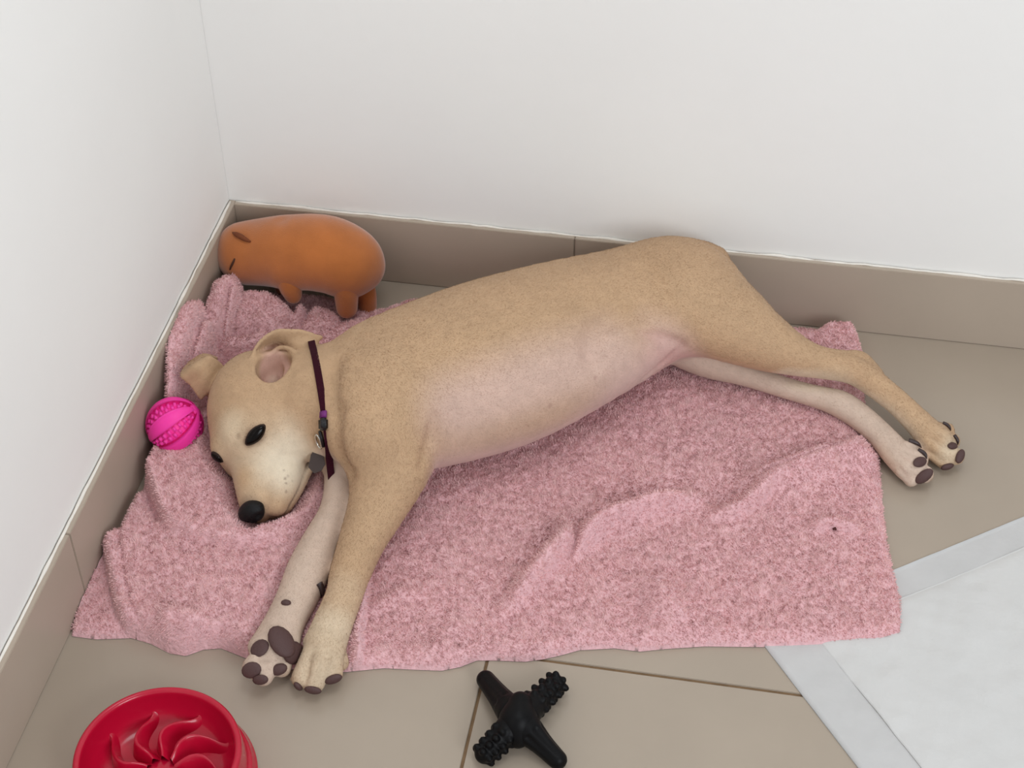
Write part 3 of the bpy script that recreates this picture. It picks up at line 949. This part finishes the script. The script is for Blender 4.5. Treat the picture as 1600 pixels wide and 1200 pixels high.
def fur(n):
    q = DV[DF]
    area = np.linalg.norm(np.cross(q[:, 2] - q[:, 0], q[:, 3] - q[:, 1]), axis=1)
    w = area * (DN[DF].mean(1)[:, 2] > -0.35)
    f = RNG.choice(len(DF), n, p=w / w.sum())
    u, v = RNG.random((2, n, 1))
    bl = lambda A: (A[DF[f, 0]] * (1 - u) + A[DF[f, 1]] * u) * (1 - v) + (A[DF[f, 3]] * (1 - u) + A[DF[f, 2]] * u) * v
    P, N, C = bl(DV), bl(DN), bl(DC)
    pts, tan = [], []
    for S in dog.flow:
        if np.linalg.norm(S - HO, axis=1).mean() < 0.10 and np.linalg.norm(S[-1] - HO) > np.linalg.norm(S[0] - HO):
            S = S[::-1]                                     # on the head the coat runs back from the nose
        S = S[::2]
        if len(S) < 2:
            continue
        pts.append((S[1:] + S[:-1]) / 2); tan.append(S[1:] - S[:-1])
    pts = np.vstack(pts); tan = np.vstack(tan); tan /= np.linalg.norm(tan, axis=1)[:, None] + 1e-9
    T = np.empty((n, 3))
    for i in range(0, n, 20000):
        d2 = ((P[i:i + 20000, None, :] - pts[None]) ** 2).sum(-1)
        wgt = 1.0 / (d2 ** 2 + 1e-7)
        T[i:i + 20000] = (wgt[..., None] * tan[None]).sum(1) / wgt.sum(1)[:, None]
    T -= N * (T * N).sum(1)[:, None]
    T /= np.linalg.norm(T, axis=1)[:, None] + 1e-6
    d = T + N * RNG.uniform(0.04, 0.20, (n, 1)) + 0.12 * RNG.standard_normal((n, 3))
    L = RNG.uniform(0.0018, 0.0036, n)
    head = np.linalg.norm(P - HO, axis=1) < 0.13
    L[head] *= 0.6
    thin = smooth01((C[:, 2] / C[:, 0] - 0.50) / 0.15)      # bare pink skin carries shorter hair
    L *= 1 - 0.45 * thin
    C = np.clip(C * (1.0 + 0.06 * RNG.standard_normal((n, 1))), 0, 1)
    strands('fur', P, N, d, L, RNG.uniform(0.00030, 0.00048, n), C, M_hair, dog_root, bend=0.3)
fur(220000)

# ------------------------------------------------------------------ the blanket is pressed down under the dog, then skinned
def press(z):
    low = np.full(z.shape, 1.0)
    h = HX[1] - HX[0]
    i = np.round((DV[:, 0] - HX[0]) / h).astype(int); j = np.round((DV[:, 1] - HY[0]) / h).astype(int)
    ok = (i >= 0) & (j >= 0) & (i < z.shape[0]) & (j < z.shape[1]) & (DN[:, 2] < 0.2)
    np.minimum.at(low, (i[ok], j[ok]), DV[ok, 2].astype(float))
    for _ in range(14):
        p = np.pad(low, 1, constant_values=1.0)
        nb = np.minimum.reduce([p[:-2, 1:-1], p[2:, 1:-1], p[1:-1, :-2], p[1:-1, 2:]]) + h * 0.75
        low = np.minimum(low, nb)
    return np.maximum(np.minimum(z, low - 0.0005), np.minimum(z, 0.003))
BZ = press(BZ)
def blanket_z(x, y):
    i = np.clip(np.searchsorted(HX, x) - 1, 0, len(HX) - 2)
    j = np.clip(np.searchsorted(HY, y) - 1, 0, len(HY) - 2)
    return np.where(BSD[i, j] > 0, BZ[i, j], 0.0)
keep = BSD > -0.0012
cid = np.full(GX.shape, -1, np.int64)
cell = keep[:-1, :-1] & keep[1:, :-1] & keep[:-1, 1:] & keep[1:, 1:]
used = np.zeros(GX.shape, bool)
used[:-1, :-1] |= cell; used[1:, :-1] |= cell; used[:-1, 1:] |= cell; used[1:, 1:] |= cell
cid[used] = np.arange(used.sum())
gsx, gsy = np.gradient(BSD, HX[1] - HX[0])
near_edge = used & (BSD < 0.0018)
snap = np.where(near_edge, BSD, 0.0)
BV = np.c_[(GX - gsx * snap)[used], (GY - gsy * snap)[used], np.where(near_edge, 0.0008, BZ)[used]]
ii, jj = np.where(cell)
BF = np.stack([cid[ii, jj], cid[ii + 1, jj], cid[ii + 1, jj + 1], cid[ii, jj + 1]], 1)
blanket = empty('fleece_blanket', (0.42, -0.35, 0.0))
tag(blanket, 'rumpled pink fleece blanket spread on the tiles under the dog', 'blanket')
mesh_np('cloth', BV, [BF], M_blanket, blanket)

# fleece pile on the blanket
def blanket_pile(n):
    x = RNG.uniform(HX[0], HX[-1], n * 3); y = RNG.uniform(HY[0], HY[-1], n * 3)
    i = np.clip(np.searchsorted(HX, x) - 1, 1, len(HX) - 3); j = np.clip(np.searchsorted(HY, y) - 1, 1, len(HY) - 3)
    ok = BSD[i, j] > 0.0008
    x, y, i, j = x[ok][:n], y[ok][:n], i[ok][:n], j[ok][:n]
    h = HX[1] - HX[0]
    fx = (x - HX[i]) / h; fy = (y - HY[j]) / h
    z = BZ[i, j] * (1 - fx) * (1 - fy) + BZ[i + 1, j] * fx * (1 - fy) + BZ[i, j + 1] * (1 - fx) * fy + BZ[i + 1, j + 1] * fx * fy
    gx = (BZ[i + 1, j] - BZ[i - 1, j]) / (2 * h); gy = (BZ[i, j + 1] - BZ[i, j - 1]) / (2 * h)
    N = np.c_[-gx, -gy, np.ones(len(x))]
    N /= np.linalg.norm(N, axis=1)[:, None]
    P = np.c_[x, y, z]
    d = N * 0.75 + np.c_[noise2(x, y, 0.0055, 21) + 0.5 * noise2(x, y, 0.02, 23), noise2(x, y, 0.006, 22) + 0.5 * noise2(x, y, 0.02, 24) - 0.25, np.zeros(len(x))] * 0.8
    d += 0.25 * RNG.standard_normal(d.shape)
    d[:, :2] -= np.c_[gsx[i, j], gsy[i, j]] * (1.2 * np.clip(1 - BSD[i, j] / 0.008, 0, 1))[:, None]
    d[:, 2] = np.maximum(d[:, 2], 0.12)
    L = (1 - 0.55 * CREASE[i, j]) * RNG.uniform(0.0022, 0.0042, len(x)) * np.clip(0.4 + BSD[i, j] / 0.01, 0.5, 1)
    w = RNG.uniform(0.0006, 0.0010, len(x))
    base = np.array(srgb(231, 190, 188))
    v = 1 + 0.05 * RNG.standard_normal(len(x)) + 0.04 * noise2(x, y, 0.010, 31) + 0.05 * noise2(x, y, 0.06, 32)
    C = np.clip(base[None] * np.clip(v, 0.6, 1.4)[:, None], 0, 1)
    strands('pile', P, N, d, L, w, C, M_pile, blanket)
blanket_pile(280000)


CR, CU = CAM_M[:, 0], CAM_M[:, 1]
def frame(n, img_dir):
    """axes on the skin: first along an image direction, third the skin normal"""
    t = CR * img_dir[0] - CU * img_dir[1]
    t = t - n * (t @ n); t /= np.linalg.norm(t)
    return np.array([t, np.cross(n, t), n])
def eye(px, py, img_dir, rx, ry, rz):
    p, n = surface_at(px, py)
    A = frame(n, img_dir)
    rim = ellipsoid_obj('eyelid', p - n * 0.0020, A, (rx * 1.12, ry * 1.16, rz * 0.60), M_lid, dog_root, 24,
                        lambda q: np.array([q[0], q[1] * (1 - 0.25 * q[0] ** 2), q[2]]))
    ball = ellipsoid_obj('eyeball', p - n * 0.0008, A, (rx, ry, rz * 0.66), M_eye, rim, 24,
                         lambda q: np.array([q[0], q[1] * (1 - 0.2 * q[0] ** 2), q[2]]))
    ball['label'] = 'glossy dark brown eye'
eye(399, 680, (30, -32), 0.0140, 0.0066, 0.0058)
eye(338, 716, (13, 12), 0.0080, 0.0068, 0.0055)

# nose leather
def nose():
    c = hp(0.1085, 0, -0.0070)
    def shp(q):
        x, y, z = q
        w = 1 - 0.25 * max(0, -z)                      # narrower below
        x2 = x * (0.85 if x > 0 else 1.0)
        for s in (1, -1):
            dd = math.hypot(y - 0.5 * s, z + 0.1)
            x2 -= 0.35 * math.exp(-(dd / 0.22) ** 2) * (1 if x > 0 else 0)
        x2 -= 0.18 * math.exp(-(y / 0.1) ** 2) * (1 if x > 0 and z < 0.2 else 0)
        return np.array([x2, y * w, z])
    o = ellipsoid_obj('nose', c, HA, np.array((0.0125, 0.0162, 0.0128)) * HS, M_nose, dog_root, 36, shp)
    o['label'] = 'black nose leather'
nose()

# pads and claws
def pad_on(px, py, img_dir, rx, ry, rz=0.0028, mat=None, name='toe_pad'):
    p, n = surface_at(px, py)
    A = frame(n, img_dir)
    return ellipsoid_obj(name, p + n * 0.0004, A, (rx, ry, rz), mat or M_padskin, dog_root, 16)
pad_on(406, 1013, (5, -4), 0.0105, 0.0092)
pad_on(393, 1047, (6, -2), 0.0105, 0.0085)
pad_on(407, 1062, (6, -1), 0.0085, 0.0055)
pad_on(440, 1003, (5, 13), 0.019, 0.013, 0.006, name='palm_pad')
pad_on(458, 1020, (10, 3), 0.015, 0.012, 0.005, name='palm_pad')
pad_on(447, 942, (6, 1), 0.0055, 0.0035, 0.003, name='carpal_pad')
pad_on(436, 1046, (8, -3), 0.009, 0.006, 0.004)
for px, py, dr, rx, ry in [(521, 1061, (9, -3), 0.0095, 0.0052), (489, 1078, (10, 2), 0.0090, 0.0048), (466, 1072, (4, 9), 0.0060, 0.0036),
                           (1488, 697, (8, -6), 0.0095, 0.0048), (1500, 713, (5, -9), 0.0090, 0.0052), (1480, 729, (8, -2), 0.0080, 0.0040),
                           (1437, 722, (9, -4), 0.0105, 0.0060), (1444, 744, (9, -8), 0.0120, 0.0066)]:
    pad_on(px, py, dr, rx, ry, 0.0032)
def claw(px, py, img_dir, L, r):
    p, n = surface_at(px, py)
    A = frame(n, img_dir)
    pts = [p - n * 0.001 - A[0] * L * 0.4, p + n * 0.0012, p + n * 0.001 + A[0] * L * 0.35, p - n * 0.0012 + A[0] * L * 0.65]
    V, F = tube(catmull(pts, 4), np.interp(np.linspace(0, 1, 13), [0, 0.6, 1], [r, r * 0.7, r * 0.12]), 8)
    mesh_np('claw', V, F, M_claw, dog_root)
for c in [(1479, 665, (6, 9), 0.012, 0.0026), (1494, 686, (3, 10), 0.011, 0.0026), (1428, 692, (10, 6), 0.016, 0.0034), (1441, 708, (2, 10), 0.013, 0.0032),
          (501, 920, (8, 12), 0.016, 0.0042)]:
    claw(*c)

# ------------------------------------------------------------------ dog collar
def collar():
    c = at(500, 636, 0.080)
    a, _ = surface_at(491, 552)
    b, _ = surface_at(507, 645)
    n = np.cross(a - c, b - c); n /= np.linalg.norm(n)
    e1 = (b - c); e1 /= np.linalg.norm(e1)
    e2 = np.cross(n, e1)
    ring = []
    for k in range(56):
        th = 2 * math.pi * k / 56
        p, g = surface_from(c, e1 * math.cos(th) + e2 * math.sin(th))
        ring.append(p)
    R = np.array(ring)
    for _ in range(3):
        R = 0.5 * R + 0.25 * (np.roll(R, 1, 0) + np.roll(R, -1, 0))
    R[:, 2] = np.maximum(R[:, 2], 0.016)
    out = R - c; out /= np.linalg.norm(out, axis=1)[:, None]
    root = empty('dog_collar', (c[0], c[1], 0.016))
    tag(root, 'narrow dark maroon collar with a hanging tag around the puppy neck', 'collar')
    hw, th = 0.0040, 0.0018
    V = np.stack([R + n * hw - out * 0.001, R - n * hw - out * 0.001, R - n * hw + out * th, R + n * hw + out * th], 1).reshape(-1, 3)
    F = []
    m = len(R)
    for i in range(m):
        j = (i + 1) % m
        for k in range(4):
            F.append((i * 4 + k, i * 4 + (k + 1) % 4, j * 4 + (k + 1) % 4, j * 4 + k))
    mesh_np('strap', V, [np.array(F)], M_collar, root, smooth=False)
    def block(px, py, rx, ry, rz, mat, name, img=(1, 6), lift=0.002):
        p, g = surface_at(px, py)
        A = frame(g, img)
        bm = bmesh.new()
        box(bm, -rx, rx, -ry, ry, -rz, rz, min(rx, ry, rz) * 0.6)
        for v in bm.verts:
            v.co = Vector(p + g * lift + np.array(v.co) @ A)
        bmesh.ops.recalc_face_normals(bm, faces=bm.faces)
        return bm_obj(name, bm, mat, root)
    block(507, 648, 0.0042, 0.0052, 0.0014, M_purple, 'keeper')
    block(508, 663, 0.0068, 0.0062, 0.0034, M_black_plastic, 'buckle', lift=0.0026)
    p, g = surface_at(501, 688)
    A = frame(g, (-3, 10))
    t = np.linspace(0, 2 * math.pi, 24, endpoint=False)
    P = p + g * 0.003 + np.outer(np.cos(t) * 0.0085, A[0]) + np.outer(np.sin(t) * 0.0045, A[1])
    V, F = tube(P, 0.0012, 8, closed=True)
    mesh_np('tag_ring', V, F, M_steel, root)
    block(505, 685, 0.0100, 0.0024, 0.0016, M_black_plastic, 'strap_end', img=(-4, 10))
    q, gq = surface_at(496, 712)
    q = q + gq * 0.004
    A = frame(np.array([0.1, -0.6, 0.8]) / np.linalg.norm([0.1, -0.6, 0.8]), (0, 1))
    bm = bmesh.new()
    pts = [(-0.014, 0.0), (-0.006, 0.007), (0.006, 0.0105), (0.014, 0.006), (0.017, -0.002), (0.010, -0.0085), (-0.004, -0.006)]
    lo = [bm.verts.new(Vector(q + np.array((x, y, -0.0010)) @ A)) for x, y in pts]
    hi = [bm.verts.new(Vector(q + np.array((x, y, 0.0010)) @ A)) for x, y in pts]
    bm.faces.new(hi); bm.faces.new(lo[::-1])
    for i in range(len(pts)):
        j = (i + 1) % len(pts)
        bm.faces.new((lo[i], lo[j], hi[j], hi[i]))
    bmesh.ops.recalc_face_normals(bm, faces=bm.faces)
    bm_obj('id_tag', bm, M_tag, root, smooth=False)
    P = catmull([at(500, 700, 0.050), at(503, 712, 0.048), at(505, 726, 0.044)], 5)
    V, F = tube(P, 0.0013, 8)
    mesh_np('tag_clip', V, F, M_steel, root)
collar()

# ------------------------------------------------------------------ orange plush animal in the corner
def at_y(px, py, y):
    d = CAM_M @ np.array([(px - 800) / FPX, -(py - 600) / FPX, -1.0])
    return CAM_LOC + d * (y - CAM_LOC[1]) / d[1]
def plush():
    root = empty('plush_toy', (0.10, -0.07, 0.03))
    tag(root, 'orange plush animal toy with sleepy stitched eye leaning in the corner', 'toy')
    def sy(px, py, y, r, r2=None):
        return (*at_y(px, py, y), r, r2 or r)
    b = Body()
    b.chain([sy(384, 396, -0.056, 0.0385, 0.0420), sy(412, 394, -0.056, 0.042, 0.0440), sy(437, 393, -0.056, 0.0430, 0.0440)], k=0.012)
    b.chain([sy(440, 394, -0.060, 0.040, 0.044), sy(470, 393, -0.060, 0.047, 0.0480), sy(510, 397, -0.060, 0.049, 0.0490), sy(542, 408, -0.060, 0.045, 0.0455), sy(560, 416, -0.060, 0.034, 0.036)], k=0.012)
    def skin(bd, name, mat, step=0.0030):
        lo = np.min([p[1] for p in bd.prims], 0) - 0.008; hi = np.max([p[2] for p in bd.prims], 0) + 0.008
        V, F = bd.skin(np.arange(lo[0], hi[0], step), np.arange(lo[1], hi[1], step), np.arange(lo[2], hi[2], step), relax=2)
        return mesh_np(name, V, [F], mat, root)
    b.chain([sy(437, 337, -0.055, 0.003), sy(436, 343, -0.080, 0.004), sy(435, 362, -0.104, 0.003), sy(436, 390, -0.112, 0.001)], k=0.014, op='cut')
    b.ell(at_y(541, 425, -0.082), np.eye(3), (0.022, 0.022, 0.030), k=0.02)
    b.ell(at_y(451, 422, -0.082), np.eye(3), (0.018, 0.020, 0.020), k=0.02)
    skin(b, 'body', M_plush)
    for legpts in ([sy(448, 398, -0.070, 0.0190), sy(450, 425, -0.088, 0.0172), sy(453, 445, -0.096, 0.0150), sy(458, 461, -0.098, 0.0115)],
                   [sy(536, 405, -0.068, 0.0240), sy(539, 430, -0.086, 0.0200), sy(541, 458, -0.094, 0.0158), sy(542, 481, -0.096, 0.0138)],
                   [sy(565, 442, -0.060, 0.015), sy(572, 460, -0.064, 0.0135), sy(574, 480, -0.066, 0.0125)],
                   [sy(440, 432, -0.050, 0.015), sy(446, 448, -0.050, 0.0135), sy(450, 466, -0.050, 0.011)]):
        l = Body()
        l.chain(legpts, k=0.01)
        skin(l, 'leg', M_plush, 0.0024)
    def hit(px, py):
        d = CAM_M @ np.array([(px - 800) / FPX, -(py - 600) / FPX, -1.0]); d /= np.linalg.norm(d)
        o = at(px, py, 0.25); t = 0.0
        for _ in range(300):
            e = float(b.eval((o + d * t)[None])[0])
            if e < 0.0002: break
            t += max(min(e, 0.006) * 0.7, 0.0003)
        p = o + d * t; h = 0.001
        g = np.array([float(b.eval((p + np.eye(3)[i] * h)[None])[0] - b.eval((p - np.eye(3)[i] * h)[None])[0]) for i in range(3)])
        return p, g / np.linalg.norm(g)
    pe = [np.add(*[v * s for v, s in zip(hit(x, y), (1, 0.0006))]) for x, y in ((359.5, 421), (362, 415), (365, 409), (367, 404))]
    V, F = tube(pe, [0.0009, 0.0014, 0.0014, 0.0009], 8)
    mesh_np('stitched_eye', V, F, M_stitch, root)['label'] = 'thin dark stitched eye line'
    p0, g0 = hit(364, 364); p1, g1 = hit(378, 371); p2, g2 = hit(392, 378)
    V, F = tube([p0 + g0 * 0.001, p0 * .5 + p1 * .5 + g1 * 0.003, p1 + g1 * 0.003, p1 * .5 + p2 * .5 + g2 * 0.0028, p2 + g2 * 0.001], [0.0008, 0.0030, 0.0036, 0.0030, 0.0012], 10)
    mesh_np('ear', V, F, M_earfelt, root)['label'] = 'narrow dark brown folded ear'
plush()

# ------------------------------------------------------------------ pink treat ball
def ball():
    r = 0.0335
    c = at(272, 664, 0.0560)
    c[0] = max(c[0], r + 0.0008)
    root = empty('treat_ball', (c[0], c[1], c[2] - r))
    tag(root, 'bright pink ridged rubber ball wedged between the puppy head and left wall', 'ball')
    ax = CR * 0.80 + CU * 0.58 - CAM_M[:, 2] * -0.12
    ax /= np.linalg.norm(ax)
    e1 = np.cross(ax, CAM_M[:, 2]); e1 /= np.linalg.norm(e1)
    e2 = np.cross(ax, e1)
    def P(rad, th, lat):
        return c + rad * (math.sin(lat) * ax + math.cos(lat) * (math.cos(th) * e1 + math.sin(th) * e2))
    ellipsoid_obj('core', c, np.eye(3), (r - 0.0050,) * 3, M_pink_rubber, root, 28)
    nb = 6
    off = 0.33
    for i in range(nb):
        t0 = off + i * 2 * math.pi / nb
        w = math.radians(15)
        nl, nt = 25, 7
        V, F = [], []
        for a in range(nl):
            lat = math.radians(-80 + 160 * a / (nl - 1))
            for k in range(nt):
                th = t0 - w + 2 * w * k / (nt - 1)
                edge = 0.0007 if k in (0, nt - 1) or a in (0, nl - 1) else 0.0
                V.append(P(r - edge, th, lat))
        n = len(V)
        for a in range(nl):
            lat = math.radians(-80 + 160 * a / (nl - 1))
            for k in range(nt):
                V.append(P(r - 0.007, t0 - w + 2 * w * k / (nt - 1), lat))
        I = np.arange(n).reshape(nl, nt)
        q = np.stack([I[:-1, :-1], I[1:, :-1], I[1:, 1:], I[:-1, 1:]], -1).reshape(-1, 4)
        ring = np.r_[I[:, 0], I[-1, 1:], I[::-1, -1][1:], I[0, ::-1][1:-1]]
        r2 = np.roll(ring, -1)
        mesh_np('band', np.array(V), [q, np.stack([ring, ring + n, r2 + n, r2], 1)[:, ::-1]], M_pink_rubber, root)
        # two rows of little teeth in the groove after this band
        V, F = [], []
        for row in (-1, 1):
            for k in range(9):
                lat = math.radians(-56 + 14 * k + (3.5 if row > 0 else -3.5))
                th = t0 + math.pi / nb + row * math.radians(7.2)
                dl = math.radians(4.0)
                b0 = len(V)
                for rad, s in ((r - 0.0065, 1.0), (r - 0.0012, 0.62)):
                    for (u, v) in ((-1, -1), (1, -1), (1, 1), (-1, 1)):
                        V.append(P(rad, th + u * s * math.radians(7.0) / max(0.35, 1) - (row * (1 - s) * math.radians(4)), lat + v * dl * s))
                F += [(b0 + 4, b0 + 5, b0 + 6, b0 + 7)] + [(b0 + a, b0 + (a + 1) % 4, b0 + 4 + (a + 1) % 4, b0 + 4 + a) for a in range(4)]
        mesh_np('groove_teeth', np.array(V), [np.array(F)], M_pink_rubber, root)
    for s in (1, -1):
        ellipsoid_obj('end_cap', c + ax * s * (r - 0.0035), np.array([e1, e2, ax]), (0.0085, 0.0085, 0.0034), M_pink_rubber, root, 16)
ball()

# ------------------------------------------------------------------ red slow feeder bowl
def bowl():
    cx, cy = 0.1600, -0.7990
    root = empty('feeding_bowl', (cx, cy, 0.0))
    tag(root, 'glossy red slow feeder dog bowl with wavy ridges near the skirting', 'bowl')
    prof = [(0.0, 0.004), (0.060, 0.004), (0.086, 0.0005), (0.0915, 0.0015), (0.0925, 0.0045), (0.0905, 0.008), (0.0885, 0.0135), (0.0872, 0.0155), (0.0848, 0.0170), (0.0838, 0.022),
            (0.0822, 0.035), (0.0815, 0.044), (0.0800, 0.0468), (0.0780, 0.0476), (0.0758, 0.0466), (0.0742, 0.0440), (0.0728, 0.036), (0.0690, 0.024), (0.0620, 0.0145), (0.050, 0.0105),
            (0.034, 0.0105), (0.024, 0.0130), (0.014, 0.0170), (0.006, 0.0190), (0.0, 0.0195)]
    pr = catmull(prof, 3)
    seg = 96
    V, F = [], []
    for (r, z) in pr:
        for k in range(seg):
            th = 2 * math.pi * k / seg
            V.append((cx + max(r, 0.0001) * math.cos(th), cy + max(r, 0.0001) * math.sin(th), z))
    for i in range(len(pr) - 1):
        for k in range(seg):
            k2 = (k + 1) % seg
            F.append((i * seg + k, i * seg + k2, (i + 1) * seg + k2, (i + 1) * seg + k))
    mesh_np('bowl_body', np.array(V), [np.array(F)], M_red_plastic, root)
    nr = 9
    for i in range(nr):
        a0 = 2 * math.pi * i / nr + 0.16
        V, F = [], []
        n, m = 19, 9
        for a in range(n):
            u = a / (n - 1)
            r = 0.013 + 0.057 * u
            th = a0 + 0.30 * math.sin(u * math.pi * 1.5) * (0.7 + 0.3 * u)
            zb = float(np.interp(r, [0.0, 0.014, 0.034, 0.05, 0.062, 0.069, 0.0728], [0.0190, 0.0165, 0.0100, 0.0100, 0.0140, 0.0230, 0.0350])) - 0.002
            hgt = 0.023 * math.sin(math.pi * min(1, u * 0.92 + 0.10)) ** 0.8 + 0.001
            wd = 0.0088 * math.sin(math.pi * (0.12 + 0.80 * u)) ** 0.7 + 0.001
            d = np.array([math.cos(th), math.sin(th)]); tn = np.array([-d[1], d[0]])
            for k in range(m):
                s = -1 + 2 * k / (m - 1)
                lean = 0.003 * (1 - s * s)
                xy = d * r + tn * (s * wd * (1 - 0.25 * (1 - s * s)) + lean)
                V.append((cx + xy[0], cy + xy[1], zb + hgt * (1 - abs(s) ** 1.7)))
        I = np.arange(n * m).reshape(n, m)
        q = np.stack([I[:-1, :-1], I[1:, :-1], I[1:, 1:], I[:-1, 1:]], -1).reshape(-1, 4)
        mesh_np('feeder_ridge', np.array(V), [q], M_red_plastic, root)
bowl()

# ------------------------------------------------------------------ black rubber chew toy
def chew():
    c = at(810, 1125, 0.026)
    root = empty('chew_toy', (c[0], c[1], 0.0))
    tag(root, 'black rubber cross-shaped chew toy with two nubbed arms on the tiles', 'toy')
    def skin(bd, name, step=0.0014):
        lo = np.min([p[1] for p in bd.prims], 0) - 0.006; hi = np.max([p[2] for p in bd.prims], 0) + 0.006
        V, F = bd.skin(np.arange(lo[0], hi[0], step), np.arange(lo[1], hi[1], step), np.arange(lo[2], hi[2], step), relax=2)
        return mesh_np(name, V, [F], M_black_rubber, root)
    h = Body()
    h.ell(c, np.eye(3), (0.0190, 0.0215, 0.0185), k=0.006)
    h.chain([(*c, 0.016, 0.016), (*(at(809, 1150, 0.018)), 0.0125, 0.0125)], k=0.006)
    h.chain([(*c, 0.016, 0.016), (*(at(813, 1098, 0.034)), 0.0115, 0.0115)], k=0.006)
    skin(h, 'hub')
    for px, py in ((759, 1062), (871, 1187)):
        b = Body()
        tip = at(px, py, 0.0115)
        b.chain([(*(c * 0.80 + tip * 0.20), 0.0160, 0.0160), (*(c * 0.4 + tip * 0.6), 0.0118, 0.0118), (*tip, 0.0098, 0.0098)], k=0.006)
        ax = tip - c; ax /= np.linalg.norm(ax)
        sd = np.cross(ax, (0, 0, 1)); sd /= np.linalg.norm(sd); u = np.cross(sd, ax)
        for ang in (40, 140, 90):
            off = sd * math.cos(math.radians(ang)) + u * math.sin(math.radians(ang))
            p0, p1 = c * 0.6 + tip * 0.4 + off * 0.0145, c * 0.05 + tip * 0.95 + off * 0.0118
            b.chain([(*p0, 0.0030, 0.0030), (*((p0 + p1) / 2), 0.0030, 0.0030), (*p1, 0.0022, 0.0022)], k=0.002, op='cut')
        skin(b, 'smooth_arm')
    for px, py in ((868, 1069), (757, 1178)):
        b = Body()
        tip = at(px, py, 0.0135)
        b.chain([(*(c * 0.80 + tip * 0.20), 0.0160, 0.0160), (*(c * 0.4 + tip * 0.6), 0.0112, 0.0112), (*tip, 0.0100, 0.0100)], k=0.006)
        ax = tip - c; L = np.linalg.norm(ax); ax /= L
        sd = np.cross(ax, (0, 0, 1)); sd /= np.linalg.norm(sd); u = np.cross(sd, ax)
        for k in range(4):
            p = c + ax * L * (0.46 + 0.19 * k)
            for q in range(7):
                th = 2 * math.pi * (q + 0.0 * k) / 7
                o = sd * math.cos(th) + u * math.sin(th)
                r = 0.0122 - 0.0006 * k
                if (p + o * r)[2] < 0.004: continue
                b.ell(p + o * r, np.array([o, np.cross(ax, o), ax]), (0.0046, 0.0040, 0.0038), k=0.0020)
        skin(b, 'nubbed_arm')
chew()

# a speck of dirt on the blanket
def crumb():
    p = at(1305, 824, 0.018)
    p[2] = float(blanket_z(p[0], p[1])) + 0.004
    o = ellipsoid_obj('crumb', p, np.eye(3), (0.0024, 0.0019, 0.0016), M_crumb, None, 10, lambda q: q * (1 + 0.25 * math.sin(5 * q[0] + 3 * q[1])))
    tag(o, 'tiny dark crumb on the right part of the pink blanket', 'crumb')
crumb()
